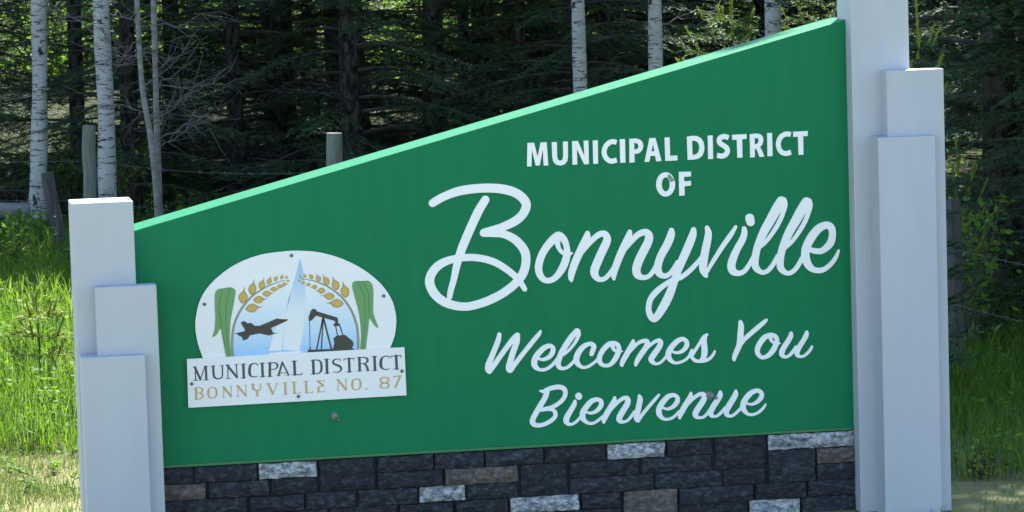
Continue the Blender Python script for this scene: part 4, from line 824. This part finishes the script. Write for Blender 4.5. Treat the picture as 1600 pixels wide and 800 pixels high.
def bough(mbw, mbf, z0, az, L, rs, fine, droop=.25, live=True, start=.2, wr=1.0):
    n = 7
    t = np.linspace(0, 1, n)
    rise = .12 * np.sin(t * math.pi * .6) - droop * t ** 1.6 + .10 * t ** 4
    bend = .12 * L * np.sin(t * 2.2 + rs.uniform(0, 6)) * t
    h = np.array([math.cos(az), math.sin(az), 0]); s = np.array([-h[1], h[0], 0])
    P = h[None] * (t * L)[:, None] + UPZ[None] * (z0 + rise * L)[:, None] + s[None] * bend[:, None]
    if fine or not live: mbw.tube(P, np.linspace((.011 + .005 * L) * wr, .002 * wr, n), 4, False)
    nt = max(6 if fine else 3, int(L / (.075 if fine else .13))) if live else int(L / .085)
    for k in range(nt):
        u = start + (1 - start) * (k + rs.uniform(.2, .8)) / nt
        x = u * (n - 1); i = min(int(x), n - 2); B = P[i] * (1 - x + i) + P[i + 1] * (x - i)
        sg = 1 if k % 2 else -1
        tl = (.36 * L * (1 - u) + .10) * rs.uniform(.6, 1.15)
        if not live: tl = rs.uniform(.10, .42) * min(1, L)
        d = unit(unit(P[i + 1] - P[i]) * .75 + s * sg * .75 + UPZ * rs.uniform(-.30, .05))
        if not live: d = unit(d + rs.normal(scale=.45, size=3))
        m_ = 4
        q = np.linspace(0, 1, m_)
        T = B + d[None] * (q * tl)[:, None] + UPZ[None] * (-(.16 if live else .05) * tl * q ** 2)[:, None]
        if live: needle_twig(mbf, T, .055 if fine else .17, .020 if fine else .085, rs)
        else:
            T = T + rs.normal(scale=.018, size=T.shape) * q[:, None]
            mbw.tube(T, np.linspace(.0038, .0016, m_), 3, False)
            if rs.uniform() < .5:
                e = unit(d + rs.normal(scale=.7, size=3)); w = T[2]
                mbw.tube(np.array([w, w + e * tl * .3, w + e * tl * .5 + rs.normal(scale=.02, size=3)]), [.0026, .002, .0012], 3, False)
    if live: needle_twig(mbf, P[2:], .06 if fine else .17, .020 if fine else .08, rs)


def spruce_meshes(seed, H, r0, reach, dead_to, live_prob, fine_to=3.4):
    rs = np.random.RandomState(seed); np.random.seed(seed)
    tr, dd, fo = MB(), MB(), MB()
    zz = np.linspace(-.15, H, 14)
    lean = rs.normal(scale=.01, size=2)
    P = np.stack([lean[0] * zz + .03 * np.sin(zz * .9 + seed), lean[1] * zz + .03 * np.cos(zz * .7 + seed), zz], 1)
    R = r0 * (1 - .93 * (zz + .15) / (H + .15)); R[0] *= 1.35
    tr.tube(P, R, 11)
    z = .22
    while z < H - .25:
        fine = z < fine_to
        k = rs.randint(3, 5) if fine else rs.randint(4, 6)
        a0 = rs.uniform(0, 6.28)
        for m in range(k):
            az = a0 + m * 6.283 / k + rs.normal(scale=.25)
            L = reach * (1 - z / H) ** .75 * rs.uniform(.75, 1.1) + .12
            zz_ = z + rs.uniform(-.08, .08)
            if z < dead_to and rs.uniform() > live_prob:
                bough(dd, fo, zz_, az, L * rs.uniform(.5, .95), rs, True, rs.uniform(-.10, .55), False, .12, .65)
            else:
                bough(dd, fo, zz_, az, L, rs, fine, rs.uniform(.18, .38))
        z += rs.uniform(.18, .27) if fine else rs.uniform(.30, .42)
    return tr.mesh('trunk', M['bark'], True), dd.mesh('branches', M['dead']), fo.mesh('crown', M['needle'])


def place(root_name, meshes, loc, rz, scale, label, cat, group):
    r = empty(root_name, loc, rz, scale)
    tag(r, label, cat, group)
    for nm, me in meshes: link(nm, me, r)
    return r


KIND = {}
for k, a in {'bare1': (11, 11.5, .105, 1.7, 3.4, .30), 'bare2': (12, 12.5, .125, 1.9, 3.6, .26), 'bare3': (13, 10.5, .085, 1.5, 3.0, .42), 'half': (14, 11.0, .115, 1.9, 2.4, .72), 'full1': (15, 10.5, .13, 2.0, 0.0, 1.0), 'full2': (16, 11.5, .14, 2.1, .7, .8)}.items():
    KIND[k] = list(zip(('trunk', 'branches', 'crown'), spruce_meshes(*a)))

rnd = random.Random(21)
named = [  # lateral, distance, kind, scale, label
    (-.75, 38.5, 'bare2', 1.0, 'grey-barked spruce trunk rising behind the middle of the sloping panel edge'),
    (-2.85, 38.7, 'bare1', .95, 'dark spruce trunk between the thin bare saplings and the middle fence post'),
    (-1.55, 37.5, 'half', 1.0, 'spruce with green boughs reaching out above the middle fence post'),
    (.15, 38.6, 'half', .95, 'spruce with hanging boughs left of the first aspen behind the panel'),
    (-4.5, 39.0, 'bare3', 1.05, 'dark spruce between the two thick aspens at the left'),
    (-5.6, 38.2, 'bare1', 1.0, 'dark spruce at the far left edge behind the leftmost aspen'),
    (3.55, 26.6, 'full1', 1.12, 'dense green spruce close behind the right pillar'),
    (4.75, 25.8, 'full2', 1.06, 'dense green spruce at the right edge of the picture'),
    (4.15, 29.2, 'full2', 1.1, 'dark spruce standing behind the dense spruces at the right'),
    (3.75, 24.9, 'full1', .55, 'smaller dense spruce in front of the big one behind the right pillar'),
    (.75, 37.4, 'full1', .8, 'bushy spruce low between the first two aspens behind the panel'),
    (1.05, 38.8, 'bare3', 1.0, 'dark spruce between the two white aspens behind the panel'),
]
spots = []
for lat, dist, kd, s_, lb in named:
    p = spot(lat, dist); spots.append((lat, dist))
    place('spruce_tree', KIND[kd], p, rnd.uniform(0, 6.28), s_, lb, 'spruce', 'spruces of the wood behind the sign')
for lat, dist, kd, s_ in ((5.4, 23.5, 'full1', 1.3), (7.2, 22.6, 'full2', 1.2), (6.4, 25.8, 'full1', 1.0), (6.1, 27.6, 'full2', 1.1), (8.2, 26.2, 'full1', 1.1), (5.6, 31.5, 'bare2', 1.0), (7.6, 30.5, 'half', 1.0)):
    spots.append((lat, dist))
    place('spruce_tree', KIND[kd], spot(lat, dist), rnd.uniform(0, 6.28), s_, 'spruce in the shaded wood with no mark of its own, one of many', 'spruce', 'unmarked spruces of the wood')
tries = 0
cnt = 0
while cnt < 92 and tries < 6000:
    tries += 1
    dist = rnd.uniform(37.5, 53); lat = rnd.uniform(-13, 13)
    if min((lat - a) ** 2 + (dist - b_) ** 2 for a, b_ in spots) < 1.4 ** 2: continue
    if dist < 48 and abs(lat - (2.35 + .275 * (dist - 33.5))) < 1.7: continue
    if dist > 39 and min(abs(lat / dist - (c_ - 800) / 5809.1) for c_ in (10, 105, 210, 355, 640, 945, 1130)) < .0115: continue
    spots.append((lat, dist)); cnt += 1
    kd = rnd.choice(['bare1', 'bare2', 'bare3', 'bare3', 'half', 'half'])
    place('spruce_tree', KIND[kd], spot(lat, dist), rnd.uniform(0, 6.28), rnd.uniform(.85, 1.12), 'spruce in the shaded wood with no mark of its own, one of many', 'spruce', 'unmarked spruces of the wood')
far = []
while len(far) < 34:
    dist = rnd.uniform(66, 84); lat = rnd.uniform(-17, 17)
    if far and min((lat - a) ** 2 + (dist - b_) ** 2 for a, b_ in far) < 2.2 ** 2: continue
    far.append((lat, dist))
    place('spruce_tree', KIND[rnd.choice(['bare2', 'half', 'full1', 'full2'])], spot(lat, dist), rnd.uniform(0, 6.28), rnd.uniform(.9, 1.15), 'spruce on the far side of the sunlit clearing, one of many', 'spruce', 'far spruces beyond the clearing')


# aspens: pale trunks, leaves only high up
def aspen(name, px_path, dist, w, label, seed, H=11.0, crown=True, twigs=10, lowest=1.2, cat='aspen'):
    """px_path: lateral positions at heights, as (lateral m, height m)"""
    rs = np.random.RandomState(seed); np.random.seed(seed)
    o = spot(px_path[0][0], dist)
    px_path = [(l, max(0.0, z)) for l, z in px_path]
    P = [np.array([(l - px_path[0][0]) * VR.x, (l - px_path[0][0]) * VR.y, z]) for l, z in px_path]
    d = unit(P[-1] - P[-2])
    d = unit(d * .6 + UPZ * .6)
    while P[-1][2] < H - .8:
        P.append(P[-1] + (d + rs.normal(scale=.03, size=3)) * .9)
    P[0][2] = -.12
    P = catmull(np.array(P), 4)
    R = w / 2 * (1 - .8 * np.clip(P[:, 2] / H, 0, 1)); R[:3] *= np.array([1.35, 1.18, 1.06])
    # a little unevenness along the trunk
    R *= 1 + .05 * np.sin(P[:, 2] * 5 + seed) + rs.normal(scale=.015, size=len(R))
    r = empty(name, o)
    tag(r, label, cat, 'pale aspens at the edge of the wood')
    tr = MB(); tr.tube(P, R, 12); link('trunk', tr.mesh('trunk', M['aspen' if crown else 'sapling'], True), r)
    tw = MB(); fo = MB()
    def at(z): return np.array([np.interp(z, P[:, 2], P[:, 0]), np.interp(z, P[:, 2], P[:, 1]), z])
    for k in range(twigs):
        z = rs.uniform(lowest, 3.2); az = rs.uniform(0, 6.28); L = rs.uniform(.4, 1.05)
        e = np.array([math.cos(az), math.sin(az), rs.uniform(-.1, .6)])
        q = [at(z)]
        for s_ in range(6): q.append(q[-1] + unit(e + rs.normal(scale=.35, size=3)) * L / 6)
        tb = MB(); tb.tube(q, np.linspace(.0075, .002, 7), 4, False)
        for s_ in range(9):
            b0 = q[rs.randint(2, 7)]; e2 = unit(e + rs.normal(scale=.7, size=3)); l2 = rs.uniform(.12, .45)
            tb.tube([b0, b0 + e2 * l2 * .5 + rs.normal(scale=.015, size=3), b0 + e2 * l2], [.0035, .0025, .0015], 3, False)
        link('branch', tb.mesh('branch', M['twig']), r)
    if crown:
        for k in range(46):
            z = rs.uniform(5.0, H - .6); az = rs.uniform(0, 6.28); L = rs.uniform(.5, 1.5) * (1.1 - .5 * z / H)
            b0 = at(min(z, P[-1, 2])); e = unit(np.array([math.cos(az), math.sin(az), .5])) * L
            tw.tube([b0, b0 + e * .5, b0 + e], [.014, .009, .004], 4, False)
            n_ = 34
            c_ = b0 + e * rs.uniform(.3, 1.05, size=(n_, 1)) + rs.normal(scale=.18, size=(n_, 3))
            dd_ = rs.normal(size=(n_, 3)); dd_ /= np.linalg.norm(dd_, axis=1)[:, None]
            fo.blades(c_, dd_, .065, .055)
        link('crown', fo.mesh('crown', M['aspen_leaf']), r)
    if tw.n: link('limbs', tw.mesh('limbs', M['twig']), r)
    return r


def trunk_path(pts, dist): return [seen(x, y, dist) for x, y in pts]


aspen('aspen_tree', trunk_path([(57, 352), (61, 230), (62, 110), (60, 0), (58, -120)], 36.4), 36.4, .172, 'leftmost white aspen trunk with dark branch scars', 4, 11, True, 5)
aspen('aspen_tree', trunk_path([(175, 375), (168, 300), (166, 180), (161, 80), (157, 0), (150, -120)], 35.2), 35.2, .178, 'thick pale aspen trunk rising directly behind the left pillar', 5, 11, True, 14)
aspen('aspen_tree', trunk_path([(909, 370), (908, 200), (905, 80), (903, 0), (900, -120)], 36.0), 36.0, .152, 'pale aspen with dark eye-shaped scars, left of two behind the panel', 6, 11, True, 3)
aspen('aspen_tree', trunk_path([(1028, 370), (1026, 200), (1024, 80), (1023, 0), (1020, -120)], 36.2), 36.2, .158, 'white aspen with fine black marks, middle one of three behind the panel', 7, 11, True, 4, 1.6)
aspen('aspen_tree', trunk_path([(1214, 380), (1211, 200), (1208, 40), (1206, -60), (1203, -160)], 34.6), 34.6, .19, 'grey aspen trunk peeking over the upper end of the panel', 8, 11, True, 2)
aspen('bare_sapling', trunk_path([(250, 345), (238, 230), (222, 130), (214, 0), (210, -100)], 33.8), 33.8, .062, 'thinner crooked bare sapling with many dead twigs beside its twin', 9, 6.5, False, 16, .6, 'sapling')
aspen('bare_sapling', trunk_path([(249, 350), (246, 230), (243, 120), (240, 0), (238, -100)], 34.0), 34.0, .066, 'straight bare sapling, right one of the pair behind the left pillar', 10, 7.0, False, 12, .8, 'sapling')


# young spruces with light new shoots
def young_spruce(loc, H, reach, label, seed, candles=.72, mt='needle_young'):
    rs = np.random.RandomState(seed); np.random.seed(seed)
    tr, fo, ca, dd = MB(), MB(), MB(), MB()
    tr.tube([(0, 0, -.05), (0, 0, H * .5), (.01, 0, H * .93)], [.004 + .012 * H, .003 + .007 * H, .003], 7)
    z = .10 * H
    while z < H * .94:
        a0 = rs.uniform(0, 6.28)
        for m in range(5 if H > 1 else 4):
            az = a0 + m * 1.257 + rs.normal(scale=.2)
            L = reach * (1 - z / H) ** .8 * rs.uniform(.8, 1.1) + .04
            bough(tr, fo, z, az, L, rs, True, rs.uniform(-.25, .05), True, .15, min(1.0, .22 + .3 * H))
            if z > candles * H:
                h = np.array([math.cos(az), math.sin(az), 0])
                e = h * L + UPZ * (z + .1 * L)
                cd = unit(h * .45 + UPZ)
                q = np.array([e, e + cd * .07, e + cd * rs.uniform(.10, .16)])
                needle_twig(ca, q, .03, .008, rs); ca.tube(q, [.007, .007, .004], 5)
        z += .10 + .03 * H if H > 1 else .13
    q = np.array([(.01, 0, H * .88), (.012, 0, H * .96), (.0, .005, H * 1.06)])
    needle_twig(ca, q, .03, .007, rs); ca.tube(q, [.009, .008, .004], 5)
    r = empty('young_spruce', loc, rs.uniform(0, 6))
    tag(r, label, 'young spruce', 'young spruces along the fence')
    link('trunk', tr.mesh('trunk', M['bark' if H > 1 else 'needle_young'], True), r); link('crown', fo.mesh('crown', M[mt]), r);
    link('new_shoots', ca.mesh('new_shoots', M['candle']), r)


young_spruce(spot(PXA(1442, 21.6), 21.6), 2.33, .36, 'young spruce with yellow-green shoots showing above the right pillar step', 31, .7, 'needle')
young_spruce(spot(PXA(1500, 24.2), 24.2), 1.32, .26, 'small young spruce with bright shoots beside the right fence post', 32, .45, 'needle')
young_spruce(spot(PXA(1150, 33.5), 33.5), 2.15, 1.05, 'bright green young spruce just above the panel edge between two aspens', 33, .3)
young_spruce(spot(PXA(1290, 34.6), 34.6), 2.35, .9, 'sunlit young spruce beside the grey aspen near the tall pillar', 34, .3)
young_spruce(spot(PXA(64, 24.0), 24.0), .60, .17, 'tiny spruce seedling standing in the tall grass at the left', 35, .1, 'candle')


# ------------------------------------------------------------------ shrubs and weeds
def shrub(name, loc, H, Wd, nst, nleaf, leaf, label, cat, group, seed, mt='leaf'):
    rs = np.random.RandomState(seed); np.random.seed(seed)
    st, fo = MB(), MB()
    for k in range(nst):
        az = rs.uniform(0, 6.28); sp = rs.uniform(.1, 1) * Wd; h = H * rs.uniform(.6, 1)
        q = np.array([[0, 0, -.02], [math.cos(az) * sp * .3, math.sin(az) * sp * .3, h * .45], [math.cos(az) * sp * .75, math.sin(az) * sp * .75, h * .8], [math.cos(az) * sp, math.sin(az) * sp, h]])
        q[1:] += rs.normal(scale=.03, size=(3, 3))
        st.tube(q, [.007, .005, .004, .002], 4, False)
        t = rs.uniform(.8, 3, nleaf); i = np.minimum(t.astype(int), 2); f = (t - i)[:, None]
        B = q[i] * (1 - f) + q[i + 1] * f + rs.normal(scale=.05, size=(nleaf, 3))
        d = rs.normal(size=(nleaf, 3)) + np.array([math.cos(az), math.sin(az), .3]); d /= np.linalg.norm(d, axis=1)[:, None]
        fo.blades(B, d, leaf * rs.uniform(.6, 1.2, nleaf), leaf * .6, side=np.cross(d, UPZ) + rs.normal(scale=.5, size=d.shape))
    r = empty(name, loc)
    tag(r, label, cat, group)
    link('stem', st.mesh('stem', M['dead']), r); link('foliage', fo.mesh('foliage', M[mt]), r)


gs = 'leafy shrubs at the wood edge'
shrub('leafy_shrub', spot(PXA(14, 30.6), 30.6), .55, .40, 14, 26, .07, 'leafy shrub at the left edge below the leftmost aspen', 'shrub', gs, 41)
shrub('leafy_shrub', spot(PXA(52, 32.4), 32.4), .42, .35, 12, 24, .06, 'low leafy shrub just left of the old leaning post', 'shrub', gs, 42)
shrub('leafy_shrub', spot(PXA(190, 36.6), 36.6), .8, .5, 12, 24, .07, 'shrub in the shade between thick aspen and bare saplings', 'shrub', gs, 43)
shrub('leafy_shrub', spot(PXA(1518, 23.6), 23.6), 1.05, .40, 12, 44, .065, 'leafy shrub in the shade right of the fence post', 'shrub', gs, 44)
shrub('leafy_shrub', spot(PXA(110, 37.5), 37.5), .8, .5, 14, 26, .07, 'shrub behind the green-grey fence post at the left', 'shrub', gs, 46)
shrub('weed', spot(PXA(1530, 19.0), 19.0), .16, .10, 9, 9, .045, 'small yellow-green weed at the foot of the right grass', 'weed', None, 45, 'candle')
# understorey in the sunlit clearing beyond the trees
k = 0
for q in range(64):
    dist = rnd.uniform(54.5, 64); lat = rnd.uniform(-.155, .155) * dist
    shrub('understorey_shrub', spot(lat, dist), rnd.uniform(1.0, 2.6), rnd.uniform(.7, 1.2), 18, 30, .12, 'sunlit shrub glimpsed in the clearing beyond the dark trunks, one of many', 'shrub', 'sunlit shrubs beyond the trees', 100 + q)

# ------------------------------------------------------------------ fence
def fence_post(path, dist, w, label, mt, seed=0):
    """path: picture points from foot to top"""
    rs = np.random.RandomState(seed)
    A = [seen(x, y, dist) for x, y in path]
    (l0, z0), (l1, z1) = A[0], A[-1]
    k = (l1 - l0) / (z1 - z0)
    o = spot(l0 - k * z0, dist)
    zz = np.linspace(-.15, z1, 7)
    P = np.stack([k * zz * VR.x + rs.normal(scale=.003, size=7), k * zz * VR.y + rs.normal(scale=.003, size=7), zz], 1)
    mb = MB(); mb.tube(P, np.full(7, w / 2) * (1 + rs.normal(scale=.03, size=7)), 14)
    ob = link('fence_post', mb.mesh('fence_post', M[mt], False), None, o)
    tag(ob, label, 'fence post', 'posts of the wire fence')
    return o + Vector((k * z1 * VR.x, k * z1 * VR.y, 0)), z1


fp = [fence_post([(141, 310), (138.5, 192)], 33.0, .122, 'round grey-green fence post rising behind the left pillar', 'post', 1),
      fence_post([(523, 255), (522, 208)], 30.6, .134, 'round grey fence post whose top shows above the sloping panel', 'post', 2),
      fence_post([(1496, 560), (1489, 312)], 23.2, .105, 'weathered fence post beside the right pillar', 'old_post', 3)]
fence_post([(98, 405), (74, 268)], 31.8, .115, 'dark weathered old post leaning left beside the left pillar', 'old_post', 4)


def wire(a, b, sag, label, seed):
    a = Vector(a); b = Vector(b); rs = np.random.RandomState(seed)
    mb = MB(); n = 40
    t = np.linspace(0, 1, n)
    P = np.array([a.lerp(b, s) for s in t]); P[:, 2] -= sag * 4 * t * (1 - t)
    mb.tube(P, np.full(n, .0020), 5, False)
    for k in range(2, n - 2, 2):
        for s in range(2):
            d = rs.normal(size=3); d = d / np.linalg.norm(d) * .022
            mb.tube([P[k] - d, P[k], P[k] + d], [.0016, .0026, .0016], 3, False)
    tag(link('barbed_wire', mb.mesh('barbed_wire', M['wire'])), label, 'wire', 'strands of the barbed wire fence')


(pa, ha), (pb, hb), (pc, hc) = fp
left_end = spot(PXA(-260, 34.5), 34.5); right_end = spot(PXA(1900, 20.4), 20.4)
dirn = {'upper': -.31, 'lower': -.66}
for nm, dz in dirn.items():
    for (p, q, part, sg) in ((left_end + Vector((0, 0, ha)), pa + Vector((0, 0, ha)), 'left of the grey-green post', .03), (pa + Vector((0, 0, ha)), pb + Vector((0, 0, hb)), 'between the two posts behind the left half of the sign', .06), (pb + Vector((0, 0, hb)), pc + Vector((0, 0, hc)), 'behind the sign towards the right post', .08), (pc + Vector((0, 0, hc)), right_end + Vector((0, 0, hc)), 'running right from the weathered right post', .03)):
        wire(p + Vector((0, -.07, dz)), q + Vector((0, -.07, dz)), sg, nm + ' strand of barbed wire ' + part, hash((nm, part)) % 1000 if False else len(nm) * 7 + len(part))

# fallen log at the left
mb = MB()
a = spot(seen(-90, 356, 35.4)[0], 35.4, .17); b_ = spot(seen(46, 342, 35.7)[0], 35.7, .20)
mb.tube(np.array([a.lerp(b_, t) + Vector((0, 0, .03 * math.sin(t * 5))) for t in np.linspace(0, 1, 9)]), np.linspace(.07, .085, 9), 11)
tag(link('fallen_log', mb.mesh('fallen_log', M['sapling'], True)), 'pale fallen log lying at the foot of the leftmost aspen', 'log')

# ------------------------------------------------------------------ grass
def grass(name, zones, mt, label, seed):
    rs = np.random.RandomState(seed)
    Vs, Qs, Ts, n0 = [], [], [], 0
    for la, lb, da, db, per, h0, h1, w in zones:
        n_ = int((lb - la) * (db - da) * per)
        lat = rs.uniform(la, lb, n_); ds = rs.uniform(da, db, n_)
        x = CAM.x + VF.x * ds + VR.x * lat; y = CAM.y + VF.y * ds + VR.y * lat
        cl = np.array([noise.noise(Vector((p * 1.3, q * 1.3, 0))) for p, q in zip(x, y)])
        keep = (cl + rs.uniform(-.55, .9, n_) > -.12) & ~((x > -2.3) & (x < 2.3) & (y > -.34) & (y < .42))
        x, y, cl = x[keep], y[keep], cl[keep]; n_ = len(x)
        z = np.array([ground_h(p, q) for p, q in zip(x, y)]) - .01
        h = rs.uniform(h0, h1, n_) * (1 + .45 * cl) * rs.choice([1, 1, 1, .6], n_)
        az = rs.uniform(0, 6.283, n_); ln = rs.gamma(2.0, .24, n_) * h
        sd = az + rs.uniform(-1, 1, n_) + 1.57
        s = np.stack([np.cos(sd), np.sin(sd), np.zeros(n_)], 1) * (w * rs.uniform(.6, 1.3, n_) / 2)[:, None]
        dvec = np.stack([np.cos(az), np.sin(az), np.zeros(n_)], 1)
        B = np.stack([x, y, z], 1)
        p1 = B + dvec * (ln * .25)[:, None] + UPZ * (h * .55)[:, None]
        p2 = B + dvec * (ln * .62)[:, None] + UPZ * (h * .85)[:, None]
        p3 = B + dvec * ln[:, None] + UPZ * (h * (1 - .15 * np.minimum(ln / h, 1)))[:, None]
        V = np.stack([B - s, B + s, p1 + s * .85, p1 - s * .85, p2 + s * .55, p2 - s * .55, p3], 1).reshape(-1, 3)
        o = n0 + np.arange(n_)[:, None] * 7
        Qs.append(np.concatenate([o + [0, 1, 2, 3], o + [3, 2, 4, 5]])); Ts.append(o + [5, 4, 6])
        Vs.append(V); n0 += n_ * 7
    me = mesh_np(name, np.vstack(Vs), [np.vstack(Qs), np.vstack(Ts)], M[mt])
    tag(link(name, me), label, 'grass', None, 'stuff')


grass('tall_grass', [(-7, -2.5, 20.9, 32.5, 950, .15, .38, .007), (-7, -2.5, 32.5, 36, 260, .07, .20, .008), (-2.5, 1.9, 22, 33, 190, .18, .38, .009), (1.9, 6.5, 18.9, 29, 800, .14, .34, .0065), (-9, 9, 33, 46, 30, .08, .22, .010)], 'grass', 'tall green meadow grass growing behind the sign up to the wood', 5)
grass('short_grass', [(-6, -1.9, 15.5, 22.0, 2000, .025, .11, .006), (1.9, 5.5, 16.5, 19.3, 420, .02, .07, .006), (-2.2, 2.2, 14.5, 21.5, 160, .025, .07, .006)], 'dry_grass', 'short mown dry grass around the foot of the sign', 6)


def weeds(name, zones, label, seed):
    """broad-leaved weeds scattered through the grass"""
    rs = np.random.RandomState(seed); np.random.seed(seed)
    mb = MB()
    for la, lb, da, db, n_, h in zones:
        for k in range(n_):
            p = np.array(spot(rs.uniform(la, lb), rs.uniform(da, db)))
            hh = h * rs.uniform(.5, 1.2); tip = p + UPZ * hh + np.array([*rs.normal(scale=.06, size=2), 0])
            mb.tube([p, (p + tip) / 2 + rs.normal(scale=.01, size=3), tip], [.003, .0025, .0015], 3, False)
            m_ = rs.randint(8, 18)
            B = p + (tip - p) * rs.uniform(.15, 1, size=(m_, 1))
            az = rs.uniform(0, 6.28, m_)
            d = np.stack([np.cos(az), np.sin(az), rs.uniform(-.2, .6, m_)], 1); d /= np.linalg.norm(d, axis=1)[:, None]
            mb.blades(B, d, rs.uniform(.03, .085, m_), rs.uniform(.018, .04, m_), side=np.cross(d, UPZ) + rs.normal(scale=.3, size=d.shape))
    tag(link(name, mb.mesh(name, M['leaf'])), label, 'weeds', None, 'stuff')


weeds('meadow_weeds', [(-6.5, -2.5, 21, 35, 420, .42), (2.2, 5, 19, 27, 130, .32), (-5, -2.2, 19.4, 21.4, 90, .07)], 'broad-leaved weeds scattered through the tall grass behind the sign', 9)
